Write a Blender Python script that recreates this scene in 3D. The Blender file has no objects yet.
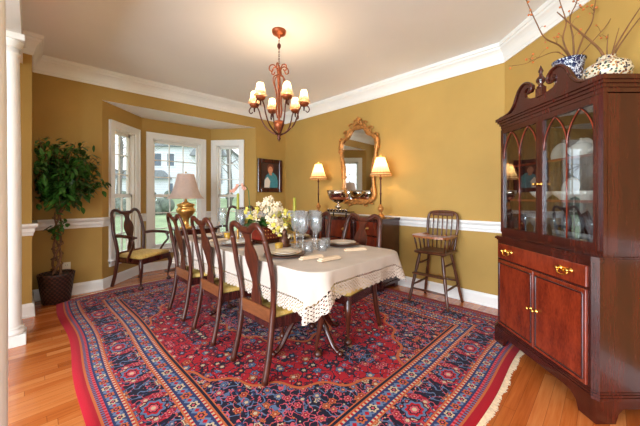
import bpy, bmesh, math, random
from mathutils import Vector, Matrix, noise as mnoise
PI = math.pi
R2 = math.sqrt(2)
random.seed(11)
scene = bpy.context.scene
COL = scene.collection

# ------------------------------------------------------------------ camera, world, exposure
CAM_H = 1.2
cam_data = bpy.data.cameras.new('camera')
cam = bpy.data.objects.new('camera', cam_data)
COL.objects.link(cam)
cam.location = (0, 0, CAM_H)
cam.rotation_euler = (PI / 2, 0, 0)
cam_data.sensor_width = 36
cam_data.lens = 290 / 640 * 36
cam_data.shift_y = -17 / 640
cam_data.clip_start = 0.05
cam_data.clip_end = 300
scene.camera = cam
scene.cycles.transparent_max_bounces = 40

vs = scene.view_settings
vs.view_transform = 'Standard'
vs.look = 'None'
vs.gamma = 1
vs.use_curve_mapping = False
vs.exposure = 1.08
WORLD_STRENGTH = 1.45
BULB_W = 1.7          # each chandelier bulb
TABLE_LAMP_W = 3.2    # each sideboard lamp


def s2l(v):
    v = v / 255.0
    return v / 12.92 if v <= 0.04045 else ((v + 0.055) / 1.055) ** 2.4


def rgb(r, g, b):
    return (s2l(r), s2l(g), s2l(b), 1.0)


world = bpy.data.worlds.new('overcast_sky')
scene.world = world
world.use_nodes = True
wn = world.node_tree
wn.nodes.clear()
wo = wn.nodes.new('ShaderNodeOutputWorld')
wb = wn.nodes.new('ShaderNodeBackground')
wt = wn.nodes.new('ShaderNodeTexCoord')
wno = wn.nodes.new('ShaderNodeTexNoise')
wno.inputs['Scale'].default_value = 3.0
wno.inputs['Detail'].default_value = 5
wr = wn.nodes.new('ShaderNodeValToRGB')
wr.color_ramp.elements[0].position = 0.35
wr.color_ramp.elements[0].color = rgb(214, 228, 242)
wr.color_ramp.elements[1].position = 0.7
wr.color_ramp.elements[1].color = rgb(250, 250, 250)
wn.links.new(wt.outputs['Generated'], wno.inputs['Vector'])
wn.links.new(wno.outputs['Fac'], wr.inputs['Fac'])
wn.links.new(wr.outputs['Color'], wb.inputs['Color'])
wb.inputs['Strength'].default_value = WORLD_STRENGTH
wn.links.new(wb.outputs['Background'], wo.inputs['Surface'])

# added fill lamp, unseen behind the camera, standing in for adjoining-room daylight
ad = bpy.data.lights.new('added_fill_light', 'AREA')
ad.shape = 'RECTANGLE'
ad.size, ad.size_y = 4.0, 2.0
ad.energy = 350
ad.color = (0.80, 0.90, 1.0)
ao_ = bpy.data.objects.new('added_fill_light', ad)
COL.objects.link(ao_)
ao_.location = (-3.6, -2.6, 1.5)
ao_.rotation_euler = (math.radians(113), 0, math.radians(-42))


def P(c, q, z=0.0):
    """room coordinates: c = distance across (x+y), q = distance along (y-x)"""
    return Vector(((c - q) / 2, (c + q) / 2, z))


# ------------------------------------------------------------------ node helpers
def new_mat(name):
    m = bpy.data.materials.new(name)
    m.use_nodes = True
    nt = m.node_tree
    nt.nodes.clear()
    out = nt.nodes.new('ShaderNodeOutputMaterial')
    return m, nt, out


class E:
    """a value in a node tree, with arithmetic"""
    def __init__(s, nt, sock):
        s.nt, s.s = nt, sock

    def _m(s, op, *a, clamp=False):
        n = s.nt.nodes.new('ShaderNodeMath')
        n.operation = op
        n.use_clamp = clamp
        for i, v in enumerate((s,) + a):
            if isinstance(v, E):
                s.nt.links.new(v.s, n.inputs[i])
            else:
                n.inputs[i].default_value = float(v)
        return E(s.nt, n.outputs[0])

    def __add__(s, o): return s._m('ADD', o)
    def __radd__(s, o): return s._m('ADD', o)
    def __sub__(s, o): return s._m('SUBTRACT', o)
    def __rsub__(s, o): return (s * -1) + o
    def __mul__(s, o): return s._m('MULTIPLY', o)
    def __rmul__(s, o): return s._m('MULTIPLY', o)
    def __truediv__(s, o): return s._m('DIVIDE', o)
    def abs(s): return s._m('ABSOLUTE')
    def min(s, o): return s._m('MINIMUM', o)
    def max(s, o): return s._m('MAXIMUM', o)
    def lt(s, o): return s._m('LESS_THAN', o)
    def gt(s, o): return s._m('GREATER_THAN', o)
    def fract(s): return s._m('FRACT')
    def floor(s): return s._m('FLOOR')
    def sin(s): return s._m('SINE')
    def cos(s): return s._m('COSINE')
    def sqrt(s): return s._m('SQRT')
    def pow(s, o): return s._m('POWER', o)
    def atan2(s, o): return s._m('ARCTAN2', o)
    def between(s, a, b): return s.gt(a) * s.lt(b)


def nvec(nt, x, y, z=0.0):
    n = nt.nodes.new('ShaderNodeCombineXYZ')
    for i, v in enumerate((x, y, z)):
        if isinstance(v, E):
            nt.links.new(v.s, n.inputs[i])
        else:
            n.inputs[i].default_value = v
    return n.outputs[0]


def nmix(nt, f, a, b):
    n = nt.nodes.new('ShaderNodeMix')
    n.data_type = 'RGBA'
    for idx, v in ((0, f), (6, a), (7, b)):
        if isinstance(v, E):
            nt.links.new(v.s, n.inputs[idx])
        elif isinstance(v, (int, float)):
            n.inputs[idx].default_value = v
        elif isinstance(v, tuple):
            n.inputs[idx].default_value = v
        else:
            nt.links.new(v, n.inputs[idx])
    return n.outputs[2]


def nnoise(nt, vec, scale, detail=3, rough=0.5):
    n = nt.nodes.new('ShaderNodeTexNoise')
    n.inputs['Scale'].default_value = scale
    n.inputs['Detail'].default_value = detail
    n.inputs['Roughness'].default_value = rough
    if vec is not None:
        nt.links.new(vec, n.inputs['Vector'])
    return E(nt, n.outputs['Fac'])


def coords(nt, kind='Object'):
    n = nt.nodes.new('ShaderNodeTexCoord')
    return n.outputs[kind]


def sep(nt, v):
    n = nt.nodes.new('ShaderNodeSeparateXYZ')
    nt.links.new(v, n.inputs[0])
    return [E(nt, n.outputs[i]) for i in range(3)]


def mapping(nt, v, scale=(1, 1, 1), rot=(0, 0, 0)):
    n = nt.nodes.new('ShaderNodeMapping')
    n.inputs['Scale'].default_value = scale
    n.inputs['Rotation'].default_value = rot
    nt.links.new(v, n.inputs['Vector'])
    return n.outputs[0]


def ramp(nt, f, stops, interp='LINEAR'):
    n = nt.nodes.new('ShaderNodeValToRGB')
    cr = n.color_ramp
    cr.interpolation = interp
    while len(cr.elements) < len(stops):
        cr.elements.new(0.5)
    for e, (p, c) in zip(cr.elements, stops):
        e.position = p
        e.color = c
    nt.links.new(f.s if isinstance(f, E) else f, n.inputs['Fac'])
    return n.outputs['Color']


def principled(nt, out, color, rough=0.5, metal=0.0, bump=None, bump_s=0.2, bump_d=0.01, coat=0.0, spec=0.5, sheen=0.0):
    b = nt.nodes.new('ShaderNodeBsdfPrincipled')
    if isinstance(color, tuple):
        b.inputs['Base Color'].default_value = color
    else:
        nt.links.new(color, b.inputs['Base Color'])
    if isinstance(rough, E):
        nt.links.new(rough.s, b.inputs['Roughness'])
    else:
        b.inputs['Roughness'].default_value = rough
    b.inputs['Metallic'].default_value = metal
    b.inputs['Coat Weight'].default_value = coat
    b.inputs['Coat Roughness'].default_value = 0.08
    b.inputs['Specular IOR Level'].default_value = spec
    b.inputs['Sheen Weight'].default_value = sheen
    if bump is not None:
        bn = nt.nodes.new('ShaderNodeBump')
        bn.inputs['Strength'].default_value = bump_s
        bn.inputs['Distance'].default_value = bump_d
        nt.links.new(bump.s, bn.inputs['Height'])
        nt.links.new(bn.outputs[0], b.inputs['Normal'])
    nt.links.new(b.outputs[0], out.inputs['Surface'])
    return b


def plain(name, c, rough=0.5, metal=0.0, var=0.12, scale=18, bump_s=0.0, coat=0.0, sheen=0.0, spec=0.5):
    m, nt, out = new_mat(name)
    v = coords(nt)
    n = nnoise(nt, v, scale)
    c1 = rgb(*c)
    dark = tuple(x * (1 - var) for x in c1[:3]) + (1,)
    lite = tuple(min(1, x * (1 + var)) for x in c1[:3]) + (1,)
    col = ramp(nt, n, [(0.3, dark), (0.7, lite)])
    principled(nt, out, col, rough, metal, n if bump_s else None, bump_s, 0.01, coat, spec, sheen)
    return m


def wood(name, dark, lite, rough=0.3, stretch=(14, 14, 1.3), coat=0.35, scale=3.0):
    m, nt, out = new_mat(name)
    v = mapping(nt, coords(nt), stretch)
    n1 = nnoise(nt, v, scale, 5, 0.6)
    v2 = mapping(nt, coords(nt), tuple(s * 4 for s in stretch))
    n2 = nnoise(nt, v2, scale * 2, 3)
    f = n1 * 0.75 + n2 * 0.25
    col = ramp(nt, f, [(0.33, rgb(*dark)), (0.66, rgb(*lite))])
    principled(nt, out, col, rough, 0, n2, 0.06, 0.004, coat)
    return m


def glass_mat(name, tint=(255, 255, 255), refl=0.6, rough=0.0, ior=0.04, refract_white=0.0):
    m, nt, out = new_mat(name)
    t = nt.nodes.new('ShaderNodeBsdfTransparent')
    n = nnoise(nt, coords(nt), 2.0)
    col = ramp(nt, n, [(0.0, tuple(x * 0.97 for x in rgb(*tint)[:3]) + (1,)), (1.0, rgb(*tint))])
    nt.links.new(col, t.inputs[0])
    g = nt.nodes.new('ShaderNodeBsdfGlossy')
    g.inputs['Roughness'].default_value = rough
    fr = nt.nodes.new('ShaderNodeLayerWeight')
    mx = nt.nodes.new('ShaderNodeMixShader')
    f = E(nt, fr.outputs['Facing']).pow(4.0) * refl + ior
    nt.links.new(f.s, mx.inputs[0])
    nt.links.new(t.outputs[0], mx.inputs[1])
    nt.links.new(g.outputs[0], mx.inputs[2])
    if refract_white:
        d = nt.nodes.new('ShaderNodeBsdfDiffuse')  # white diffuse mixed in, standing for light refracted by cut crystal
        nt.links.new(col, d.inputs[0])
        m2 = nt.nodes.new('ShaderNodeMixShader')
        m2.inputs[0].default_value = refract_white
        nt.links.new(mx.outputs[0], m2.inputs[1])
        nt.links.new(d.outputs[0], m2.inputs[2])
        mx = m2
    nt.links.new(mx.outputs[0], out.inputs['Surface'])
    return m


def shade_mat(name, c, trans=0.6, pleats=0.0):
    m, nt, out = new_mat(name)
    v = coords(nt)
    n = nnoise(nt, v, 30)
    base = ramp(nt, n, [(0.2, tuple(x * 0.88 for x in rgb(*c)[:3]) + (1,)), (0.8, rgb(*c))])
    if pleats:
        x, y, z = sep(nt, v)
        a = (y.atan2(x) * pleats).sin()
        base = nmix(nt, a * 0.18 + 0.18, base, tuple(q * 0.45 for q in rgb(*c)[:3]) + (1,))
    d = nt.nodes.new('ShaderNodeBsdfDiffuse')
    t = nt.nodes.new('ShaderNodeBsdfTranslucent')
    nt.links.new(base, d.inputs[0])
    nt.links.new(base, t.inputs[0])
    mx = nt.nodes.new('ShaderNodeMixShader')
    mx.inputs[0].default_value = trans
    nt.links.new(d.outputs[0], mx.inputs[1])
    nt.links.new(t.outputs[0], mx.inputs[2])
    nt.links.new(mx.outputs[0], out.inputs['Surface'])
    return m


# ------------------------------------------------------------------ materials
M = {}
M['white'] = plain('white_gloss_paint', (238, 234, 228), 0.35, var=0.03, scale=3)
M['ceiling'] = plain('flat_ceiling_paint', (246, 244, 243), 0.9, var=0.015, scale=2)
M['wall'] = plain('ochre_wall_paint', (178, 140, 70), 0.75, var=0.05, scale=2.5)
M['mahogany'] = wood('mahogany', (42, 12, 8), (78, 26, 15), 0.27, coat=0.2, stretch=(9, 9, 0.9), scale=2.0)
M['mahogany_light'] = wood('mahogany_panel', (86, 25, 12), (138, 50, 24), 0.24, coat=0.3, stretch=(5, 5, 1.5))
M['mahogany_dark'] = wood('dark_mahogany', (34, 11, 9), (80, 26, 20), 0.25, coat=0.4)
M['chairwood'] = wood('chair_walnut', (40, 16, 9), (92, 40, 22), 0.32, coat=0.12)
M['chairpale'] = wood('chair_rail_walnut', (92, 48, 24), (134, 78, 42), 0.35, coat=0.3, stretch=(1.5, 10, 10))
M['oldwood'] = wood('worn_maple', (56, 26, 13), (108, 58, 30), 0.38, coat=0.2)
M['traywood'] = wood('tray_maple', (122, 66, 34), (176, 108, 64), 0.3, coat=0.3)
M['brass'] = plain('polished_brass', (232, 180, 90), 0.22, 1.0, 0.1, 30)
M['oldbrass'] = plain('aged_brass', (228, 176, 96), 0.32, 0.85, 0.2, 25)
M['copper'] = plain('rust_bronze', (150, 78, 44), 0.4, 0.6, 0.3, 40)
M['darkbronze'] = plain('dark_bronze', (84, 40, 28), 0.4, 0.6, 0.3, 40)
M['gilt'] = plain('antique_gilt', (190, 128, 66), 0.4, 0.55, 0.35, 35, bump_s=0.4)
M['silver'] = plain('polished_silver', (205, 190, 175), 0.12, 1.0, 0.08, 12)
M['mirror'] = plain('mirror_glass', (225, 228, 226), 0.02, 1.0, 0.01, 2)
M['window_glass'] = glass_mat('window_glass', (250, 252, 252), 0.5, ior=0.03)
M['cabinet_glass'] = glass_mat('cabinet_glass', (246, 248, 248), 0.8, ior=0.17)
M['crystal'] = glass_mat('cut_crystal', (246, 248, 250), 0.6, 0.12, ior=0.14, refract_white=0.06)
M['plate'] = plain('cream_china', (232, 220, 205), 0.2, var=0.03, scale=6, coat=0.3)
M['bluewhite'] = None
M['charger'] = wood('charger_wood', (60, 24, 14), (100, 48, 28), 0.3)
M['gold'] = plain('gold_band', (206, 160, 90), 0.3, 0.8)
M['linen'] = plain('folded_linen', (222, 196, 166), 0.85, var=0.06, scale=40, bump_s=0.2)
M['green'] = plain('leaf_green', (40, 92, 30), 0.38, var=0.45, scale=9)
M['ficus'] = plain('ficus_leaf_green', (46, 84, 24), 0.35, var=0.55, scale=7)
M['bark'] = plain('braided_bark', (112, 74, 46), 0.8, var=0.35, scale=30, bump_s=0.5)
M['white_petal'] = plain('cream_petal', (226, 206, 172), 0.6, var=0.08, scale=20)
M['yellow_petal'] = plain('yellow_green_petal', (214, 196, 84), 0.6, var=0.2, scale=20)
M['pink_petal'] = plain('pink_petal', (206, 150, 128), 0.6, var=0.2, scale=20)
M['candle'] = plain('green_wax', (150, 146, 44), 0.45, var=0.08)
M['votive'] = plain('amber_glass', (206, 160, 54), 0.15, var=0.25, scale=30, coat=0.6)
M['figurine'] = plain('brown_bronze', (84, 46, 26), 0.35, 0.5, 0.4, 40, bump_s=0.5)
M['black'] = plain('black_metal', (22, 18, 18), 0.4, 0.5)
M['dirt'] = plain('potting_soil', (48, 34, 24), 0.95, var=0.4, scale=40)
M['branch'] = plain('willow_bark', (120, 78, 44), 0.7, var=0.25)
M['berry'] = plain('orange_berry', (196, 106, 44), 0.4, var=0.2)
M['bulb'] = None
M['outlet'] = plain('ivory_plastic', (226, 214, 190), 0.4, var=0.02)
M['grille'] = plain('brown_grille', (70, 44, 28), 0.5, 0.4)
M['siding'] = None
M['roofing'] = plain('grey_shingles', (140, 144, 150), 0.9, var=0.25, scale=3)
M['housetrim'] = plain('house_trim', (238, 240, 242), 0.6, var=0.03)
M['houseglass'] = plain('dark_house_glass', (92, 104, 118), 0.2, var=0.25, scale=1.5)
M['lawn'] = plain('spring_lawn', (140, 156, 116), 0.95, var=0.25, scale=0.8)
M['treebark'] = plain('grey_tree_bark', (122, 114, 108), 0.9, var=0.2, scale=3)
M['shrub'] = plain('dull_shrub_green', (104, 112, 100), 0.9, var=0.35, scale=6)


def m_emit_bulb():
    m, nt, out = new_mat('bulb_glow')
    e = nt.nodes.new('ShaderNodeEmission')
    n = nnoise(nt, coords(nt), 20)
    col = ramp(nt, n, [(0, rgb(255, 205, 130)), (1, rgb(255, 225, 165))])
    nt.links.new(col, e.inputs[0])
    e.inputs[1].default_value = 6.0
    nt.links.new(e.outputs[0], out.inputs['Surface'])
    return m


M['bulb'] = m_emit_bulb()
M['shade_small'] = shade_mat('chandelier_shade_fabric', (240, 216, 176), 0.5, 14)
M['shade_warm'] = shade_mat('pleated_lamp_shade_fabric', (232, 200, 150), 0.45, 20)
M['shade_pale'] = shade_mat('pale_shade_fabric', (240, 216, 204), 0.5)
M['shade_band'] = shade_mat('shade_band_fabric', (170, 110, 60), 0.3)


def m_siding():
    m, nt, out = new_mat('white_lap_siding')
    x, y, z = sep(nt, coords(nt))
    f = (z * 4.0).fract()
    col = nmix(nt, f.lt(0.12), rgb(232, 234, 238), rgb(190, 194, 202))
    principled(nt, out, col, 0.7)
    return m


M['siding'] = m_siding()


def m_bluewhite():
    m, nt, out = new_mat('blue_and_white_glaze')
    v = coords(nt)
    n = nt.nodes.new('ShaderNodeTexVoronoi')
    n.inputs['Scale'].default_value = 46
    nt.links.new(v, n.inputs['Vector'])
    d = E(nt, n.outputs['Distance'])
    nn = nnoise(nt, v, 34, 3)
    f = ((d.lt(0.20) + (nn - 0.5).abs().lt(0.022)).min(1.0))
    col = nmix(nt, f, rgb(26, 32, 74), rgb(216, 218, 226))
    principled(nt, out, col, 0.12, coat=0.6)
    return m


def m_mosaic():
    m, nt, out = new_mat('patterned_ceramic_glaze')
    v = coords(nt)
    n = nt.nodes.new('ShaderNodeTexVoronoi')
    n.inputs['Scale'].default_value = 75
    nt.links.new(v, n.inputs['Vector'])
    d = E(nt, n.outputs['Distance'])
    c = sep(nt, n.outputs['Color'])[0]
    pal = ramp(nt, c, [(0, rgb(52, 40, 60)), (0.3, rgb(126, 70, 50)), (0.5, rgb(70, 84, 70)), (0.75, rgb(170, 120, 70))], 'CONSTANT')
    col = nmix(nt, d.lt(0.5), rgb(216, 200, 172), pal)
    principled(nt, out, col, 0.25, coat=0.4)
    return m


def m_damask():
    m, nt, out = new_mat('gold_damask')
    v = coords(nt)
    n = nnoise(nt, v, 26, 2)
    w = nnoise(nt, v, 9, 2)
    f = (n - 0.5).abs().lt(0.06)
    f = f.max((w - 0.5).abs().lt(0.03))
    col = nmix(nt, f * 0.6, rgb(206, 164, 76), rgb(228, 196, 120))
    principled(nt, out, col, 0.7, bump=n, bump_s=0.15)
    return m


def m_cloth():
    m, nt, out = new_mat('ivory_tablecloth')
    v = coords(nt)
    n = nnoise(nt, v, 120, 2)
    w = nnoise(nt, v, 5, 3)
    col = ramp(nt, w, [(0.3, rgb(184, 170, 158)), (0.7, rgb(200, 186, 174))])
    principled(nt, out, col, 0.85, bump=n, bump_s=0.15, bump_d=0.002)
    return m


def m_lace():
    m, nt, out = new_mat('crochet_lace')
    uv = coords(nt, 'UV')
    x, y, z = sep(nt, uv)
    # u metres along the hem, v metres up from the hem
    per = 0.026
    t = ((x / per).fract() - 0.5) * per
    row = ((y / 0.027).fract() - 0.5) * 0.027
    r = (t * t + row * row).sqrt()
    ring = r.between(0.0032, 0.0085)
    spoke = (row.atan2(t) * 3).sin().abs().lt(0.5)
    hole = ring * spoke
    x2 = ((x / 0.018).fract() - 0.5) * 0.018
    hole2 = ((x2 * x2 + (y - 0.095) * (y - 0.095)).sqrt()).lt(0.0055)
    tiny = ((x * 260).sin() * (y * 260).sin()).gt(0.55)
    hol = hole.max(hole2).max(tiny)
    b = nt.nodes.new('ShaderNodeBsdfDiffuse')
    n = nnoise(nt, coords(nt), 150, 2)
    col = ramp(nt, n, [(0.2, rgb(190, 172, 157)), (0.8, rgb(212, 196, 182))])
    nt.links.new(col, b.inputs[0])
    tr = nt.nodes.new('ShaderNodeBsdfTransparent')
    mx = nt.nodes.new('ShaderNodeMixShader')
    nt.links.new(hol.s, mx.inputs[0])
    nt.links.new(b.outputs[0], mx.inputs[1])
    nt.links.new(tr.outputs[0], mx.inputs[2])
    nt.links.new(mx.outputs[0], out.inputs['Surface'])
    return m


def m_wicker():
    m, nt, out = new_mat('dark_wicker')
    x, y, z = sep(nt, coords(nt))
    a = y.atan2(x)
    row = (z * 42).floor()
    w = (a * 22 + row * PI).sin()
    h = (z * 42).fract()
    col = nmix(nt, w.gt(0.0) * 0.7, rgb(34, 16, 10), rgb(96, 52, 32))
    col = nmix(nt, h.lt(0.2), col, rgb(18, 8, 6))
    principled(nt, out, col, 0.5, bump=w * 0.5 + h, bump_s=0.6, bump_d=0.01)
    return m


def m_floor():
    m, nt, out = new_mat('oak_strip_floor')
    x, y, z = sep(nt, coords(nt))
    s = (x + y) * (1 / R2)        # along the boards
    t = (y - x) * (1 / R2)        # across the boards
    wdt = 0.062
    idx = (t / wdt).floor()
    wn_ = nt.nodes.new('ShaderNodeTexWhiteNoise')
    wn_.noise_dimensions = '1D'
    nt.links.new(idx.s, wn_.inputs['W'])
    off = E(nt, wn_.outputs['Value'])
    ln = (s / 1.25 + off * 7)
    bi = ln.floor()
    wn2 = nt.nodes.new('ShaderNodeTexWhiteNoise')
    wn2.noise_dimensions = '2D'
    nt.links.new(nvec(nt, idx, bi), wn2.inputs['Vector'])
    rnd = E(nt, wn2.outputs['Value'])
    gv = nvec(nt, s * 1.6 + rnd * 30, t * 26)
    g = nnoise(nt, gv, 1.6, 5, 0.62)
    g2 = nnoise(nt, nvec(nt, s * 5, t * 90), 1.5, 2)
    f = rnd * 0.4 + g * 0.5 + g2 * 0.15
    col = ramp(nt, f, [(0.25, rgb(156, 74, 27)), (0.5, rgb(192, 103, 46)), (0.8, rgb(218, 140, 80))])
    e1 = (t / wdt).fract()
    e2 = ln.fract()
    gap = e1.lt(0.03).max(e2.lt(0.002))
    col = nmix(nt, gap * 0.7, col, rgb(104, 52, 24))
    b = principled(nt, out, col, g * 0.1 + 0.2, bump=(gap * -1) + g2 * 0.1, bump_s=0.15, bump_d=0.003, coat=0.45)
    return m


RL, RW = 4.04, 3.097      # rug length and width


def m_rug():
    m, nt, out = new_mat('persian_wool_rug')
    uv = coords(nt, 'UV')
    x, y, z = sep(nt, uv)
    jx = nnoise(nt, uv, 60, 2) - 0.5
    ax, ay = x.abs(), y.abs()
    dx = RL / 2 - ax
    dy = RW / 2 - ay
    d = dx.min(dy)
    isx = dx.lt(dy)                       # on a short-end border
    s = isx * y + (isx * -1 + 1) * x      # runs along the border
    red, navy = rgb(182, 8, 28), rgb(16, 13, 38)
    wine = rgb(136, 6, 28)
    lblue, cream = rgb(92, 112, 148), rgb(204, 178, 146)
    orange, pink = rgb(196, 98, 50), rgb(206, 84, 96)
    mid = rgb(40, 52, 98)
    green = rgb(62, 76, 60)

    def vor(vec, scale, rnd=1.0):
        n = nt.nodes.new('ShaderNodeTexVoronoi')
        n.inputs['Scale'].default_value = scale
        n.inputs['Randomness'].default_value = rnd
        nt.links.new(vec, n.inputs['Vector'])
        # offset from the cell point, in scaled units
        p = nt.nodes.new('ShaderNodeVectorMath')
        p.operation = 'SUBTRACT'
        nt.links.new(vec, p.inputs[0])
        nt.links.new(n.outputs['Position'], p.inputs[1])
        px, py, _ = sep(nt, p.outputs[0])
        return px * scale, py * scale, E(nt, n.outputs['Distance']), sep(nt, n.outputs['Color'])

    # flowers scattered over the field, mirrored about both axes like a knotted carpet
    mv = nvec(nt, ax, ay)

    def flowers(base, vec, scale, pal_a, pal_b, petals, size, rnd=0.9):
        px, py, dd, (c1, c2, c3) = vor(vec, scale, rnd)
        ang = py.atan2(px)
        rr = (px * px + py * py).sqrt() / ((ang * petals).cos() * 0.16 + 0.84)
        a = ramp(nt, c1, pal_a, 'CONSTANT')
        b = ramp(nt, c2, pal_b, 'CONSTANT')
        o = nmix(nt, rr.lt(size * 1.18), base, navy)
        o = nmix(nt, rr.lt(size), o, a)
        o = nmix(nt, rr.lt(size * 0.62), o, navy)
        o = nmix(nt, rr.lt(size * 0.5), o, b)
        o = nmix(nt, rr.lt(size * 0.2), o, cream)
        return o

    def vines(base, vec, scale, width, colr):
        n = nnoise(nt, vec, scale, 1.5)
        return nmix(nt, (n - 0.5).abs().lt(width), base, colr)

    pal1 = [(0, pink), (0.25, lblue), (0.5, orange), (0.7, cream), (0.88, mid)]
    pal2 = [(0, red), (0.3, cream), (0.6, orange), (0.8, lblue)]
    palr = [(0, rgb(96, 14, 34)), (0.25, pink), (0.45, lblue), (0.6, navy), (0.84, orange)]

    def dress(g, vec, k=1.0, pa=pal1, dk=navy):
        o = vines(g, vec, 9 * k, 0.02, lblue if pa is not palr else navy)
        o = vines(o, vec, 14 * k, 0.018, pink if dk is navy else navy)
        px, py, dd, (c1, c2, c3) = vor(vec, 40 * k, 1.0)
        leaf = dd.lt(0.26) * c2.gt(0.5)
        o = nmix(nt, leaf, o, ramp(nt, c1, pal1, 'CONSTANT'))
        o = flowers(o, vec, 10.5 * k, pa, pal2, 6, 0.33)
        return o

    # field, medallion, corners
    fld = dress(red, mv, 1.0, palr, red)
    nav = dress(navy, mv, 1.15, pal1)
    fx = RL / 2 - 0.56
    fy = RW / 2 - 0.56
    cx, cy_ = ax - fx, ay - fy            # from the field's corner
    diag = (cx * -1 / 0.92 + cy_ * -1 / 0.86)
    scal = (cx - cy_) * 15
    edge = diag + scal.sin() * 0.05 + (cx * cy_) * 0.9
    isc = edge.lt(1.0)
    rim = edge.between(1.0, 1.045)
    ang = ay.atan2(ax)
    mr = ((ax / 1.0) * (ax / 1.0) + (ay / 0.66) * (ay / 0.66)).sqrt() + (ang * 16).cos() * 0.035
    pend = ((ax - 1.14).abs() / 0.2 + ay / 0.13)
    col = fld
    col = nmix(nt, isc, col, nav)
    col = nmix(nt, rim, col, orange)
    med = mr.lt(0.72).max(pend.lt(1.0))
    col = nmix(nt, med, col, nav)
    col = nmix(nt, mr.between(0.72, 0.75), col, orange)
    col = nmix(nt, mr.lt(0.34), col, dress(wine, mv, 1.3, palr, red))
    col = nmix(nt, mr.between(0.34, 0.36), col, cream)

    # minor border rosettes between stripes
    def minor(lo, hi, bg, per):
        c = (lo + hi) / 2
        hw = (hi - lo) / 2
        t = ((s / per).fract() - 0.5) * per
        q = d - c
        ang = q.atan2(t)
        r = (t * t + q * q).sqrt() / ((ang * 6).cos() * 0.15 + 0.85)
        alt = (s / per * 0.5).fract().lt(0.5)
        c1 = nmix(nt, alt, orange, cream)
        o = bg
        t2 = ((s / per + 0.5).fract() - 0.5) * per
        zig = (q + (s * (2 * PI / per)).sin() * (hw * 0.55)).abs().lt(hw * 0.13)
        o = nmix(nt, zig, o, lblue)
        o = nmix(nt, (t2.abs() / (hw * 0.8) + q.abs() / (hw * 0.75)).lt(1.0), o, rgb(104, 124, 158))
        o = nmix(nt, (t2.abs() / (hw * 0.35) + q.abs() / (hw * 0.35)).lt(1.0), o, red)
        o = nmix(nt, r.lt(hw * 0.78), o, c1)
        o = nmix(nt, r.lt(hw * 0.45), o, navy)
        o = nmix(nt, r.lt(hw * 0.22), o, pink)
        return o

    # main border: red and navy ground with large palmettes in mirrored repeats
    per = 0.46
    tt = ((s / per).fract() - 0.5).abs() * per
    bv = nvec(nt, tt, d)
    gmain = nnoise(nt, nvec(nt, tt, d * 1.3), 7, 1.5)
    mainb = nmix(nt, gmain.gt(0.46), rgb(160, 12, 36), navy)
    mainb = dress(mainb, bv, 1.15, pal1)
    qm = d - 0.285
    angm = qm.atan2(tt)
    rm = ((tt * tt) * 0.7 + qm * qm).sqrt() / ((angm * 8).cos() * 0.1 + 0.9)
    for rad, cc in ((0.074, navy), (0.066, lblue), (0.05, red), (0.036, navy), (0.028, pink), (0.014, cream)):
        mainb = nmix(nt, rm.lt(rad), mainb, cc)

    def band(lo, hi, what):
        nonlocal col
        col = nmix(nt, d.between(lo, hi), col, what)

    band(-1, 0.055, rgb(168, 8, 30))
    band(0.055, 0.068, orange)
    band(0.068, 0.085, nmix(nt, (s / 0.022).fract().lt(0.5), lblue, wine))
    dash = (s / 0.03).fract().lt(0.5)
    band(0.085, 0.1, nmix(nt, dash, pink, red))
    band(0.1, 0.172, minor(0.1, 0.172, mid, 0.085))
    band(0.172, 0.187, nmix(nt, dash, cream, red))
    band(0.187, 0.196, orange)
    band(0.196, 0.385, mainb)
    band(0.385, 0.395, orange)
    band(0.395, 0.41, nmix(nt, dash, cream, red))
    band(0.41, 0.5, minor(0.41, 0.5, mid, 0.11))
    band(0.5, 0.516, nmix(nt, dash, cream, red))
    band(0.516, 0.528, orange)
    band(0.528, 0.545, navy)
    band(0.545, 0.552, orange)
    pile = nnoise(nt, uv, 220, 2)
    fade = nnoise(nt, uv, 2.2, 3)
    col = nmix(nt, pile * 0.10, col, rgb(90, 60, 60))
    principled(nt, out, col, 0.9, bump=pile, bump_s=0.35, bump_d=0.004, sheen=0.06, spec=0.15)
    return m


def m_picture():
    """surface of the framed portrait board: dark backdrop"""
    m, nt, out = new_mat('dark_painted_backdrop')
    v = coords(nt)
    n = nnoise(nt, v, 6, 4)
    col = ramp(nt, n, [(0.3, rgb(34, 18, 22)), (0.7, rgb(74, 44, 36))])
    principled(nt, out, col, 0.5)
    return m


M['bluewhite'] = m_bluewhite()
M['mosaic'] = m_mosaic()
M['damask'] = m_damask()
M['cloth'] = m_cloth()
M['lace'] = m_lace()
M['wicker'] = m_wicker()
M['floor'] = m_floor()
M['rug'] = m_rug()
M['backdrop'] = m_picture()
M['fringe'] = plain('cream_wool_fringe', (232, 206, 172), 0.9, var=0.15, scale=60)
M['skin'] = plain('painted_skin', (206, 140, 104), 0.6, var=0.15, scale=30)
M['hair'] = plain('painted_auburn', (110, 56, 36), 0.6, var=0.3, scale=60)
M['teal'] = plain('painted_teal', (70, 140, 150), 0.6, var=0.2, scale=30)
M['redbox'] = plain('red_lacquer', (112, 28, 16), 0.3, var=0.4, scale=22, coat=0.4)


# ------------------------------------------------------------------ mesh builder
def lerp(a, b, t):
    return a + (b - a) * t


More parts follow.
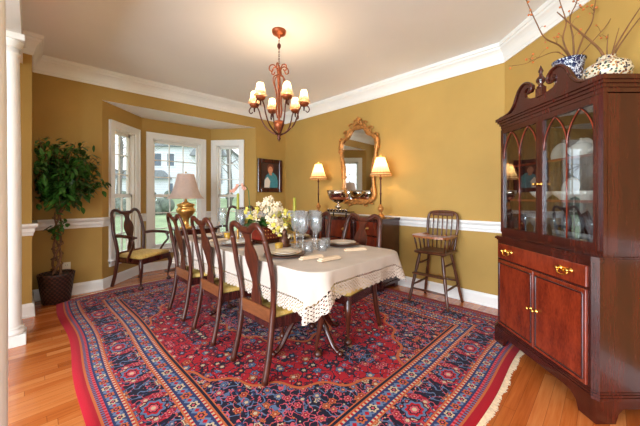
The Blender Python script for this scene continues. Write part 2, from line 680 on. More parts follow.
class MB:
    def __init__(s):
        s.v, s.f, s.sm = [], [], []
        s.uv = None

    def add(s, vs_, fs, smooth=False):
        o = len(s.v)
        s.v += [tuple(v) for v in vs_]
        s.f += [tuple(i + o for i in f) for f in fs]
        s.sm += [smooth] * len(fs)
        return s

    def box(s, c, size, rot=None, taper=1.0, bev=0.0):
        x, y, z = (k / 2 for k in size)
        if bev:
            b = min(bev, x * 0.9, y * 0.9, z * 0.9)
            vs_ = []
            for zz, ins in ((-z, b), (-z + b, 0), (z - b, 0), (z, b)):
                k = 1.0
                for sx, sy in ((-1, -1), (1, -1), (1, 1), (-1, 1)):
                    if ins:
                        vs_ += [(sx * (x - b), sy * (y - b), zz)] * 2
                    elif sx * sy > 0:
                        vs_ += [(sx * x, sy * (y - b), zz), (sx * (x - b), sy * y, zz)][::(1)]
                    else:
                        vs_ += [(sx * (x - b), sy * y, zz), (sx * x, sy * (y - b), zz)]
            # order each ring counter-clockwise
            rings = []
            for k in range(4):
                ring = vs_[k * 8:(k + 1) * 8]
                rings.append(ring)
            # rebuild rings explicitly
            rings = []
            for zz, ins in ((-z, b), (-z + b, 0), (z - b, 0), (z, b)):
                if ins:
                    q = [(-(x - b), -(y - b)), (x - b, -(y - b)), (x - b, y - b), (-(x - b), y - b)]
                    ring = [(p_[0], p_[1], zz) for p_ in q]
                else:
                    q = [(-(x - b), -y), (x - b, -y), (x, -(y - b)), (x, y - b), (x - b, y), (-(x - b), y), (-x, y - b), (-x, -(y - b))]
                    ring = [(p_[0], p_[1], zz) for p_ in q]
                rings.append(ring)
            v = rings[0] + rings[1] + rings[2] + rings[3]
            f = [(3, 2, 1, 0), (20, 21, 22, 23)]
            for i in range(8):
                j = (i + 1) % 8
                f.append((4 + i, 4 + j, 12 + j, 12 + i))
            # bottom: ring0 quad corners map 0->(7,0) 1->(1,2) 2->(3,4) 3->(5,6)
            for k, (a_, b_) in enumerate(((7, 0), (1, 2), (3, 4), (5, 6))):
                f.append((k, 4 + b_, 4 + a_))
                f.append((20 + k, 12 + a_, 12 + b_))
            for k, (a_, b_) in enumerate(((0, 1), (2, 3), (4, 5), (6, 7))):
                n0, n1 = k, (k + 1) % 4
                f.append((n0, n1, 4 + b_, 4 + a_))
                f.append((20 + n1, 20 + n0, 12 + a_, 12 + b_))
        else:
            v = [(sx * x * (taper if sz > 0 else 1), sy * y * (taper if sz > 0 else 1), sz * z) for sz in (-1, 1) for sx, sy in ((-1, -1), (1, -1), (1, 1), (-1, 1))]
            f = [(3, 2, 1, 0), (4, 5, 6, 7), (0, 1, 5, 4), (1, 2, 6, 5), (2, 3, 7, 6), (3, 0, 4, 7)]
        v = [Vector(p_) for p_ in v]
        if rot is not None:
            v = [rot @ p_ for p_ in v]
        c = Vector(c)
        return s.add([p_ + c for p_ in v], f)

    def prism(s, pts, axis, a0, a1):
        """pts: 2D outline (ccw seen from +axis); extruded on axis between a0 and a1"""
        n = len(pts)

        def mk(p_, a):
            if axis == 'z':
                return (p_[0], p_[1], a)
            if axis == 'y':
                return (p_[0], a, p_[1])
            return (a, p_[0], p_[1])
        v = [mk(p_, a0) for p_ in pts] + [mk(p_, a1) for p_ in pts]
        f = [tuple(range(n))[::-1], tuple(range(n, 2 * n))]
        f += [(i, (i + 1) % n, n + (i + 1) % n, n + i) for i in range(n)]
        return s.add(v, f)

    def tube(s, pts, rad, seg=8, cap=True, flat=None):
        pts = [Vector(p_) for p_ in pts]
        n = len(pts)
        if not isinstance(rad, (list, tuple)):
            rad = [rad] * n
        v = []
        up = None
        for i, p_ in enumerate(pts):
            t = (pts[min(i + 1, n - 1)] - pts[max(i - 1, 0)])
            if t.length < 1e-9:
                t = Vector((0, 0, 1))
            t.normalize()
            if up is None:
                up = Vector((0, 1, 0)) if abs(t.y) < 0.9 else Vector((1, 0, 0))
            side = t.cross(up)
            if side.length < 1e-6:
                side = t.orthogonal()
            side.normalize()
            up = side.cross(t).normalized()
            for k in range(seg):
                a = 2 * PI * (k + 0.5) / seg
                rr = rad[i]
                ra, rb = rr if isinstance(rr, tuple) else (rr, rr)
                v.append(p_ + side * (math.cos(a) * ra) + up * (math.sin(a) * rb))
        f = []
        for i in range(n - 1):
            for k in range(seg):
                k2 = (k + 1) % seg
                f.append((i * seg + k, i * seg + k2, (i + 1) * seg + k2, (i + 1) * seg + k))
        s.add(v, f, seg > 4)
        if cap:
            o = len(s.v) - len(v)
            s.f.append(tuple(o + k for k in range(seg))[::-1])
            s.f.append(tuple(o + (n - 1) * seg + k for k in range(seg)))
            s.sm += [False, False]
        return s

    def lathe(s, prof, c=(0, 0, 0), seg=20, rot=None, smooth=True, cap=True):
        """prof: list of (radius, z)"""
        c = Vector(c)
        v = []
        for r, z in prof:
            for k in range(seg):
                a = 2 * PI * k / seg
                p_ = Vector((max(r, 1e-4) * math.cos(a), max(r, 1e-4) * math.sin(a), z))
                if rot is not None:
                    p_ = rot @ p_
                v.append(p_ + c)
        f = []
        for i in range(len(prof) - 1):
            for k in range(seg):
                k2 = (k + 1) % seg
                f.append((i * seg + k, i * seg + k2, (i + 1) * seg + k2, (i + 1) * seg + k))
        o = len(s.v)
        s.add(v, f, smooth)
        if cap:
            s.f.append(tuple(o + k for k in range(seg))[::-1])
            e = o + (len(prof) - 1) * seg
            s.f.append(tuple(e + k for k in range(seg)))
            s.sm += [False, False]
        return s

    def ball(s, c, r, seg=10, sq=(1, 1, 1)):
        prof = [(math.sin(PI * i / seg), -math.cos(PI * i / seg)) for i in range(seg + 1)]
        m = Matrix.Diagonal((r * sq[0], r * sq[1], r * sq[2]))
        return s.lathe(prof, c, seg + 2, rot=m, cap=False)

    def grid(s, fn, nu, nv, smooth=True, closed=False):
        v = [fn(i / nu, j / nv) for j in range(nv + 1) for i in range(nu + (0 if closed else 1))]
        w = nu if closed else nu + 1
        f = []
        for j in range(nv):
            for i in range(nu):
                i2 = (i + 1) % w
                f.append((j * w + i, j * w + i2, (j + 1) * w + i2, (j + 1) * w + i))
        return s.add(v, f, smooth)

    def build(s, name, mat, parent=None, solid=0.0, bevel=0.0, sub=0, uvs=None):
        me = bpy.data.meshes.new(name)
        me.from_pydata(s.v, [], s.f)
        me.materials.append(mat)
        me.polygons.foreach_set('use_smooth', s.sm)
        if uvs:
            l = me.uv_layers.new(name='UVMap')
            for lp in me.loops:
                l.data[lp.index].uv = uvs[lp.vertex_index]
        me.update()
        o = bpy.data.objects.new(name, me)
        COL.objects.link(o)
        if parent is not None:
            o.parent = parent
        if solid:
            md = o.modifiers.new('solid', 'SOLIDIFY')
            md.thickness = solid
        if bevel:
            md = o.modifiers.new('bevel', 'BEVEL')
            md.width = bevel
            md.segments = 2
            md.limit_method = 'ANGLE'
        if sub:
            md = o.modifiers.new('sub', 'SUBSURF')
            md.levels = md.render_levels = sub
        return o


def tag(o, label, cat, group=None, kind=None):
    o['label'] = label
    o['category'] = cat
    if group:
        o['group'] = group
    if kind:
        o['kind'] = kind
    return o


def thing(name, label, cat, loc=(0, 0, 0), rz=0.0, group=None):
    o = bpy.data.objects.new(name, None)
    COL.objects.link(o)
    o.location = loc
    o.rotation_euler = (0, 0, rz)
    o.empty_display_size = 0.05
    return tag(o, label, cat, group)


def struct(o):
    o['kind'] = 'structure'
    return o


def children(o):
    return [c for c in bpy.data.objects if c.parent == o]


def dup(o, loc, rz, label, parent=None):
    def cp(src, par):
        c = src.copy()
        COL.objects.link(c)
        c.parent = par
        for ch in kids.get(src.name, []):
            cp(ch, c)
        return c
    kids = {}
    for q in bpy.data.objects:
        if q.parent is not None:
            kids.setdefault(q.parent.name, []).append(q)
    c = cp(o, parent)
    c.location = loc
    c.rotation_euler = (0, 0, rz)
    c['label'] = label
    return c


def spline(pts, n=6):
    """Catmull-Rom through tuples of any length"""
    out = []
    m = len(pts)
    for i in range(m - 1):
        p0, p1, p2, p3 = pts[max(i - 1, 0)], pts[i], pts[i + 1], pts[min(i + 2, m - 1)]
        for k in range(n):
            t = k / n
            out.append(tuple(0.5 * ((2 * b) + (-a + c) * t + (2 * a - 5 * b + 4 * c - d) * t * t + (-a + 3 * b - 3 * c + d) * t ** 3)
                             for a, b, c, d in zip(p0, p1, p2, p3)))
    out.append(tuple(pts[-1]))
    return out


def light(name, loc, w, color, r, parent=None):
    l = bpy.data.lights.new(name, 'POINT')
    l.energy = w
    l.color = color
    l.shadow_soft_size = r
    o = bpy.data.objects.new(name, l)
    COL.objects.link(o)
    o.location = loc
    if parent is not None:
        o.parent = parent
    return o


# ================================================================== the room
CEIL = 2.80
W1 = lambda c: 6.55 - 0.04 * c           # q of the bay-window wall


def w1p(c):
    return P(c, W1(c))


A = P(0.02, 5.77)                        # free corner of the near stub wall
Aout = P(-0.19, 5.77)
B = w1p(0.02)
# bay opening ends, found on the wall line
C1 = Vector((-2.81, 3.735, 0))
C2 = Vector((-1.2, 5.20, 0))
cc1 = C1.x + C1.y
cc2 = 4.07
C1 = w1p(cc1)
C2 = w1p(cc2)
D1 = Vector((C1.x, 4.545, 0))
D2 = Vector((-2.01, C2.y + 0.09, 0))
D2 = Vector((-2.005, 5.325, 0))
C3 = w1p(5.0)
F = Vector((1.945, 3.055, 0))
G = Vector((1.945, -1.2, 0))


def frame2(p0, p1):
    d = (Vector(p1) - Vector(p0))
    d.z = 0
    L = d.length
    d.normalize()
    left = Vector((-d.y, d.x, 0))
    return d, left, L


def wall(name, p0, p1, z0, z1, hole=None, th=0.12, mat=None):
    d, left, L = frame2(p0, p1)
    mb = MB()
    rot = Matrix(((d.x, left.x, 0), (d.y, left.y, 0), (0, 0, 1)))

    def bx(s0, s1, a, b):
        if s1 - s0 < 1e-4 or b - a < 1e-4:
            return
        c = Vector((p0[0], p0[1], 0)) + d * ((s0 + s1) / 2) + left * (th / 2)
        c.z = (a + b) / 2
        mb.box(c, (s1 - s0, th, b - a), rot)
    if hole:
        h0, h1, ha, hb = hole
        bx(0, h0, z0, z1)
        bx(h1, L, z0, z1)
        bx(h0, h1, z0, ha)
        bx(h0, h1, hb, z1)
    else:
        bx(0, L, z0, z1)
    return struct(mb.build(name, mat or M['wall']))


def trim(name, p0, p1, prof, th0=None, th1=None, mat=None, parent=None, z=0.0):
    """prof: outline of (inward, z) points, swept from p0 to p1; th = interior angle in degrees at each end"""
    d, left, L = frame2(p0, p1)
    inn = -left
    p0, p1 = Vector((p0[0], p0[1], 0)), Vector((p1[0], p1[1], 0))

    def sh(n, th):
        return 0 if th is None else n / math.tan(math.radians(th) / 2)
    n = len(prof)
    v = []
    for (a, zz) in prof:
        v.append(p0 + d * sh(a, th0) + inn * a + Vector((0, 0, zz)))
    for (a, zz) in prof:
        v.append(p1 - d * sh(a, th1) + inn * a + Vector((0, 0, zz)))
    f = [(i, (i + 1) % n, n + (i + 1) % n, n + i) for i in range(n)] + [tuple(range(n))[::-1], tuple(range(n, 2 * n))]
    mb = MB().add(v, f)
    o = mb.build(name, mat or M['white'], parent)
    if parent is None:
        struct(o)
    return o


BASE = [(0, 0), (0.022, 0), (0.022, 0.018), (0.016, 0.022), (0.016, 0.105), (0.012, 0.12), (0.008, 0.135), (0, 0.135)]
RAIL = [(0, 0.805), (0.008, 0.805), (0.012, 0.83), (0.02, 0.845), (0.02, 0.875), (0.034, 0.89), (0.045, 0.905), (0.045, 0.925), (0, 0.925)]
CROWN = [(0, 2.605), (0.010, 2.605), (0.014, 2.63), (0.020, 2.64), (0.024, 2.67), (0.034, 2.70), (0.05, 2.725), (0.066, 2.74), (0.07, 2.76), (0.08, 2.765), (0.085, 2.79), (0.085, 2.802), (0, 2.802)]

# floor and ceiling
far = 0.3
fl = MB()
pts = [P(-1.9, -1.2), P(1.8, -3.4), Vector((2.62, -0.5, 0)), Vector((2.6, 3.2, 0)), Vector((-0.3, 6.0, 0)), Vector((-1.1, 5.9, 0)), Vector((-2.3, 5.75, 0)), Vector((-3.2, 4.9, 0)), Vector((-3.3, 4.0, 0)), P(-1.9, 6.9)]
fl.prism([(p.x, p.y) for p in pts], 'z', -0.06, 0.0)
struct(fl.build('floor', M['floor']))
ce = MB()
cpts = [P(-1.9, -1.2), P(1.8, -3.4), Vector((2.62, -0.5, 0)), Vector((2.62, 2.9, 0)), Vector((-0.5, 6.0, 0)), P(-1.9, 6.75)]
ce.prism([(p.x, p.y) for p in cpts], 'z', CEIL, CEIL + 0.08)
struct(ce.build('ceiling', M['ceiling']))

d1, left1, _ = frame2(C1, C2)
wall('wall_left', B - d1 * 1.4, C1, 0, CEIL)
wall('wall_hall', P(-1.88, 3.6), P(-1.88, 6.65), 0, CEIL)
wall('wall_left', C2, C3 + d1 * 0.15, 0, CEIL)
wall('wall_left', C1, C2, 2.43, CEIL)
wall('wall_back', C3, F + (F - C3).normalized() * 0.05, 0, CEIL)
wall('wall_right', F, G, 0, CEIL)
# stub of the near wall with its free end
st = MB()
q = [Aout, A, B, P(-0.19, 6.6)]
st.prism([(p.x, p.y) for p in q][::-1], 'z', 0, CEIL)
struct(st.build('wall_near', M['wall']))
# bay walls with window openings
TR = 0.09
WZ0, WZ1 = 0.30, 2.215


def window(name, p0, p1, s0, s1, cols, wname):
    """p0,p1 wall line; s0..s1 outer casing extent"""
    d, left, L = frame2(p0, p1)
    wall(wname, p0, p1, 0, 2.43, (s0 + TR, s1 - TR, WZ0 + 0.05, WZ1 - TR))
    o = bpy.data.objects.new(name, None)
    COL.objects.link(o)
    o.location = Vector((p0[0], p0[1], 0)) + d * ((s0 + s1) / 2)
    o.rotation_euler = (0, 0, math.atan2(d.y, d.x))
    struct(o)
    w = s1 - s0
    iw = w - 2 * TR
    cs = MB()
    for sx in (-1, 1):
        cs.box((sx * (w / 2 - TR / 2), -0.012, (WZ0 + WZ1 - TR) / 2), (TR, 0.024, WZ1 - WZ0 - TR))
        cs.box((sx * (w / 2 - 0.012), -0.028, (WZ0 + WZ1 - .024) / 2), (0.024, 0.014, WZ1 - WZ0 - .024))
        cs.box((sx * (iw / 2 - 0.006), 0.061, (WZ0 + WZ1) / 2), (0.022, 0.118, WZ1 - WZ0 - 0.19))
    cs.box((0, -0.012, WZ1 - TR / 2), (w, 0.024, TR))
    cs.box((0, -0.028, WZ1 - 0.012), (w + 0.0, 0.014, 0.024))
    cs.box((0, 0.061, WZ1 - TR - 0.006), (iw, 0.118, 0.022))
    cs.build('window_casing', M['white'], o)
    sl = MB()
    sl.box((0, 0.02, WZ0 + 0.045), (w + 0.03, 0.16, 0.026), bev=0.006)
    sl.box((0, -0.012, WZ0 - 0.0), (w, 0.022, 0.075))
    sl.build('window_sill', M['white'], o)
    zb, zt, zm = WZ0 + 0.06, WZ1 - TR - 0.018, 1.2
    for (nm, a, b, yy) in (('lower_sash', zb, zm + 0.02, 0.045), ('upper_sash', zm - 0.02, zt, 0.08)):
        sh = MB()
        sw = iw - 0.02
        st_ = 0.038
        for sx in (-1, 1):
            sh.box((sx * (sw / 2 - st_ / 2), yy, (a + b) / 2), (st_, 0.032, b - a))
        sh.box((0, yy, a + 0.025), (sw, 0.032, 0.05))
        sh.box((0, yy, b - 0.02), (sw, 0.032, 0.04))
        gw = sw - 2 * st_
        for k in range(1, cols):
            sh.box((-gw / 2 + gw * k / cols, yy, (a + b) / 2), (0.015, 0.02, b - a - 0.06))
        for k in range(1, 3):
            sh.box((0, yy, a + 0.05 + (b - a - 0.09) * k / 3), (gw, 0.018, 0.015))
        so = sh.build(nm, M['white'], o)
        MB().box((0, yy, (a + b) / 2), (gw, 0.005, b - a - 0.08)).build('window_pane', M['window_glass'], so)
    return o


window('window_1', C1, D1, 0.115, 0.745, 2, 'wall_bay_left')
Lb = (D2 - D1).length
window('window_2', D1, D2, 0.06, Lb - 0.10, 3, 'wall_bay_center')
E2 = Vector((C2.x, D2.y + (C2.y - D2.y), 0))
Lr = (C2 - D2).length
window('window_3', D2, C2, 0.02, 0.64, 2, 'wall_bay_right')
bc = MB()
q = [C1, C2, D2, D1]
ex = [C1 + Vector((-0.12, -0.05, 0)), C2 + Vector((0.05, 0.12, 0)), D2 + Vector((0.0, 0.16, 0)), D1 + Vector((-0.12, 0.06, 0))]
bc.prism([(p.x, p.y) for p in (C1 + left1 * 0.003, C2 + left1 * 0.003, D2 + Vector((0, 0.14, 0)), D1 + Vector((-0.13, 0.05, 0)))], 'z', 2.428, 2.6)
struct(bc.build('ceiling_bay', M['ceiling']))

aw = 88
for nm, prof in (('baseboard', BASE), ('trim_chair_rail', RAIL), ('trim_crown', CROWN)):
    crown = prof is CROWN
    trim(nm + '_stub', Aout, A, prof, None, 270)
    trim(nm + '_near', A, B, prof, 270, 91)
    if crown:
        trim(nm + '_left', B, C3, prof, 91, aw)
    else:
        trim(nm + '_left', B, C1, prof, 91, 225)
        trim(nm + '_left', C2, C3, prof, 225, aw)
        if prof is BASE:
            trim(nm + '_bay', C1, D1, prof, 225, 135)
            trim(nm + '_bay', D1, D2, prof, 135, 135)
            trim(nm + '_bay', D2, C2, prof, 135, 225)
        else:
            dd = (D1 - C1).normalized()
            trim(nm + '_bay', C1, C1 + dd * 0.115, prof, 225, None)
            trim(nm + '_bay', C1 + dd * 0.745, D1, prof, None, 135)
            dd = (D2 - D1).normalized()
            trim(nm + '_bay', D1, D1 + dd * 0.06, prof, 135, None)
            trim(nm + '_bay', D2 - dd * 0.10, D2, prof, None, 135)
            dd = (C2 - D2).normalized()
            trim(nm + '_bay', D2 + dd * 0.64, C2, prof, None, 225)
    trim(nm + '_back', C3, F, prof, aw, 135)
    trim(nm + '_right', F, G, prof, 135, None)

# cased opening beside the camera: header beam and two columns
hb = MB()
h0, h1 = P(-0.07, 5.765), P(-0.07, -1.5)
hq = [P(-0.07, 5.765), P(-0.19, 5.765), P(-0.19, -1.5), P(-0.07, -1.5)]
hb.prism([(p.x, p.y) for p in hq][::-1], 'z', 2.5, CEIL)
struct(hb.build('trim_header', M['white']))


def column(q, c=-0.135):
    b = P(c, q)
    o = bpy.data.objects.new('column', None)
    COL.objects.link(o)
    o.location = b
    o.rotation_euler = (0, 0, PI / 4)
    struct(o)
    sh = MB().lathe([(0.062, 0.14), (0.064, 0.16), (0.058, 0.19), (0.0585, 0.8), (0.055, 1.6), (0.047, 2.30), (0.047, 2.33), (0.056, 2.34), (0.056, 2.355), (0.047, 2.36), (0.047, 2.40)], seg=28)
    sh.build('column_shaft', M['white'], o)
    bs = MB().box((0, 0, 0.045), (0.17, 0.17, 0.09), bev=0.004).lathe([(0.084, 0.09), (0.088, 0.105), (0.082, 0.12), (0.07, 0.125), (0.07, 0.132), (0.074, 0.14), (0.066, 0.15)], seg=28)
    bs.build('column_base', M['white'], o)
    cp_ = MB().lathe([(0.047, 2.39), (0.052, 2.405), (0.066, 2.425), (0.074, 2.44), (0.074, 2.45)], seg=28).box((0, 0, 2.475), (0.16, 0.16, 0.05), bev=0.004)
    cp_.build('column_capital', M['white'], o)


column(2.34 + 2.49, -0.15)
column(2.42, -0.17)

# ------------------------------------------------------------------ outdoors
gr = MB()


def ground(u, v):
    x = lerp(-70, 40, u)
    y = lerp(-30, 90, v)
    z = -0.45
    if y > 7:
        z = -0.45 + min(1.5, (y - 7) * 0.062)
    return (x, y, z + 0.05 * math.sin(x * 0.3) + 0.02 * math.sin(y))


gr.grid(ground, 44, 48)
struct(gr.build('ground', M['lawn']))


def house(name, x, y, rz, label):
    o = thing(name, label, 'house', (x, y, 0.6), rz)
    b = MB()
    b.box((2.3, 4, 2.9), (8.0, 8, 5.8))
    b.box((-2.6, 3, 1.2), (6.6, 6.5, 2.4))
    b.build('wall', M['siding'], o)
    r = MB()
    r.prism([(-2.2, 5.7), (6.8, 5.7), (2.3, 8.6)], 'y', -0.5, 8.4)
    r.prism([(-6.2, 2.35), (1.0, 2.35), (0.2, 3.2), (-5.2, 3.2)], 'y', -0.7, 6.5)
    r.prism([(2.9, 4.75), (6.6, 4.75), (5.9, 5.6), (3.5, 5.6)], 'y', -0.8, 0.3)
    r.build('roof', M['roofing'], o)
    for (wx, wz, w, h) in ((-0.6, 4.35, 1.0, 1.25), (0.85, 4.35, 0.65, 1.25), (-1.4, 1.3, 1.6, 1.2), (0.6, 1.3, 0.9, 1.2)):
        f = MB().box((wx, -0.03, wz), (w + 0.24, 0.08, h + 0.24)).build('window_frame', M['housetrim'], o)
        MB().box((wx, -0.08, wz), (w, 0.05, h)).build('window_pane', M['houseglass'], f)
    aw_ = [(3.7, 1.9), (6.0, 1.9), (6.0, 3.4)] + [(4.85 + 1.15 * math.cos(a), 3.4 + 1.1 * math.sin(a)) for a in [PI * k / 10 for k in range(1, 10)]] + [(3.7, 3.4)]
    f = MB().prism(aw_, 'y', -0.12, 0.02).build('arched_window', M['houseglass'], o)
    mm = MB()
    for k in range(1, 4):
        mm.box((3.7 + 2.3 * k / 4, -0.14, 3.0), (0.06, 0.05, 2.4))
    for k in range(3):
        mm.box((4.85, -0.14, 2.4 + k * 0.7), (2.3, 0.05, 0.06))
    mm.build('muntin', M['housetrim'], f)
    return o


house('neighbour_house', -16.3, 30, math.radians(6), 'white two storey house with grey roof seen through the middle bay window')
h2 = house('neighbour_house', -2.6, 40, math.radians(-12), 'further white house partly behind bare trees, seen through the right bay window')


def bare_tree(x, y, h, seed, label):
    rnd = random.Random(seed)
    z0 = -0.45 + (min(1.5, (y - 7) * 0.062) if y > 7 else 0)
    o = thing('bare_tree', label, 'tree', (x, y, z0 - 0.05), 0, 'bare trees on the lawn outside')
    tr, tw = MB(), MB()
    trunk = [(0, 0, 0)]
    for k in range(1, 7):
        trunk.append((rnd.uniform(-.12, .12) * k * 0.5, rnd.uniform(-.12, .12) * k * 0.5, h * k / 6))
    tr.tube(trunk, [0.02 * h * (1 - k / 7.5) for k in range(7)], 6)
    tr.build('trunk', M['treebark'], o)
    for k in range(26):
        t = rnd.uniform(0.22, 0.97)
        i = min(5, int(t * 6))
        f = t * 6 - i
        p = Vector(trunk[i]).lerp(Vector(trunk[i + 1]), f)
        a = rnd.uniform(0, 2 * PI)
        L = h * 0.36 * (1.1 - t)+0.3
        q_ = [p]
        dirv = Vector((math.cos(a), math.sin(a), rnd.uniform(0.5, 1.2)))
        for j in range(4):
            dirv = (dirv + Vector((rnd.uniform(-.3, .3), rnd.uniform(-.3, .3), rnd.uniform(-.1, .3)))).normalized()
            q_.append(q_[-1] + dirv * L / 4)
            if j > 0:
                s1_ = q_[-1]
                d2 = (dirv + Vector((rnd.uniform(-.8, .8), rnd.uniform(-.8, .8), rnd.uniform(-.2, .6)))).normalized()
                tw.tube([s1_, s1_ + d2 * L * 0.25, s1_ + d2 * L * 0.45 + Vector((0, 0, 0.1))], [0.012, 0.009, 0.004], 3, False)
        tw.tube(q_, [0.0065 * h * (1 - t * .5), 0.02, 0.016, 0.01, 0.006], 4, False)
    tw.build('branches', M['treebark'], o)


for (x, y, h, s_, lb) in ((-9.8, 13, 7.5, 3, 'bare tree nearest the left bay window'), (-14.5, 15.5, 9, 4, 'tall bare tree seen at the edge of the left bay window'),
                          (-13.2, 19, 9, 5, 'bare tree beyond the left bay window, farther up the lawn'), (-6.4, 20.5, 9.5, 6, 'tall bare tree seen through the right bay window'),
                          (-9.6, 26.5, 8.5, 7, 'slender bare tree left of the tall one in the right bay window'), (-3.6, 15.0, 5.5, 8, 'short bare tree at the right edge of the right bay window'),
                          (-21, 24, 10, 9, 'tall bare tree at the far side of the lawn beside the white house'), (-7.0, 32.0, 9, 10, 'bare tree farthest away, between the two white houses')):
    bare_tree(x, y, h, s_, lb)


def shrub(x, y, w, h, label, seed):
    rnd = random.Random(seed)
    z0 = -0.45 + (min(1.5, (y - 7) * 0.062) if y > 7 else 0)
    mb = MB()
    for k in range(14):
        mb.ball((rnd.uniform(-w / 2, w / 2), rnd.uniform(-.4, .4), rnd.uniform(0.1, h * 0.6)), rnd.uniform(0.3, 0.5) * h, 7)
    o = mb.build('shrub', M['shrub'])
    o.location = (x, y, z0)
    tag(o, label, 'shrub', 'shrubs outside')


shrub(-16.5, 28.6, 6.5, 0.9, 'low shrub hedge in front of the white house', 1)
shrub(-5.5, 27, 6, 1.1, 'dull shrub row under the bare trees in the right window', 2)
shrub(-11.5, 17, 5.5, 1.2, 'shrub row beyond the left bay window', 3)


def W(px, y, D):
    return Vector(((px - 320) * D / 290, D, CAM_H + (196 - y) * D / 290))


# ================================================================== rug
RQ, RC = 3.54, 2.47


def make_rug():
    NX, NY = 90, 70
    rb = MB()
    uvs = []

    def pos(x, y):
        q = RQ + x * R2
        c = RC + y * R2
        tl = (RC - c + RW / 2 * R2) / (RW * R2)        # 1 at the left edge
        wl = 0.035 * math.exp(-((q - 4.4) / 0.9) ** 2) + 0.012 * math.sin(q * 3.1)
        c += wl * max(0, tl) ** 3
        tf = max(0.0, (q - 4.5) / 1.9)
        k = min(1, max(0, (c - 0.3) / 1.0))
        q += -0.2 * (1 - k) ** 1.5 * tf ** 2
        q += 0.012 * math.sin(c * 4.0) * max(0, (1 - (q - 0.68) / 1.5)) ** 2
        return P(c, q)
    base = P(RC, RQ)
    for lay in (0, 1):
        for j in range(NY + 1):
            for i in range(NX + 1):
                x = -RL / 2 + RL * i / NX
                y = -RW / 2 + RW * j / NY
                e = 1 if (i in (0, NX) or j in (0, NY)) else 0
                p = pos(x, y) - base
                z = 0.001 if lay == 0 else (0.005 if e else 0.009 + 0.0012 * math.sin(x * 5) * math.sin(y * 4))
                rb.v.append((p.x, p.y, z))
                uvs.append((x, y))
    w = NX + 1
    n = w * (NY + 1)
    for j in range(NY):
        for i in range(NX):
            a = j * w + i
            top = (n + a, n + a + w, n + a + w + 1, n + a + 1)
            rb.f.append(top)
            rb.sm.append(True)
            rb.f.append((a, a + 1, a + w + 1, a + w))
            rb.sm.append(False)
    ring = [i for i in range(NX)] + [j * w + NX for j in range(NY)] + [NY * w + i for i in range(NX, 0, -1)] + [j * w for j in range(NY, 0, -1)]
    for k in range(len(ring)):
        a, b = ring[k], ring[(k + 1) % len(ring)]
        rb.f.append((a, n + a, n + b, b))
        rb.sm.append(False)
    o = rb.build('rug', M['rug'], uvs=uvs)
    o.location = base
    tag(o, 'large red and navy floral rug with cream fringe under the dining table', 'rug')
    for end in (-1, 1):
        fm = MB()
        rnd = random.Random(4)
        m = 420
        for k in range(m):
            y = -RW / 2 + RW * (k + 0.5) / m
            a = pos(end * RL / 2, y) - base
            dr = (pos(end * (RL / 2 + 0.1), y) - pos(end * RL / 2, y)).normalized()
            L = (0.024 + 0.005 * math.sin(y * 21) + rnd.uniform(-.006, .006)) if end < 0 else 0.03
            sd = Vector((-dr.y, dr.x, 0)) * 0.0036
            j1 = sd * rnd.uniform(-1.2, 1.2)
            a0 = a - dr * 0.006
            v = [a0 - sd, a0 + sd, a + dr * L + sd * .8 + j1, a + dr * L - sd * .8 + j1]
            v2 = [Vector((p.x, p.y, 0.0075)) for p in v[:2]] + [Vector((p.x, p.y, 0.003)) for p in v[2:]]
            v1 = [Vector((p.x, p.y, 0.001)) for p in v]
            fm.add(v1 + v2, [(3, 2, 1, 0), (4, 5, 6, 7), (0, 1, 5, 4), (1, 2, 6, 5), (2, 3, 7, 6), (3, 0, 4, 7)])
        f = fm.build('fringe', M['fringe'], o)
        f['kind'] = 'stuff'
        f['label'] = 'cream wool fringe'
    return o


make_rug()
RT = 0.0095     # rug surface


# ================================================================== dining chairs
def post_path(w):
    return spline([(w - .005, -.272, 0), (w - .012, -.234, .15), (w - .018, -.207, .32), (w - .015, -.197, .45), (w + .002, -.206, .58),
                   (w + .014, -.226, .70), (w + .006, -.25, .82), (w - .004, -.272, .91)], 4)


def back_y(z):
    pts = [(0.4, -.197), (.58, -.206), (.70, -.226), (.82, -.25), (.91, -.272), (1.0, -.297)]
    for (a, b), (c, d) in zip(pts, pts[1:]):
        if a <= z <= c:
            return lerp(b, d, (z - a) / (c - a))
    return pts[-1][1]


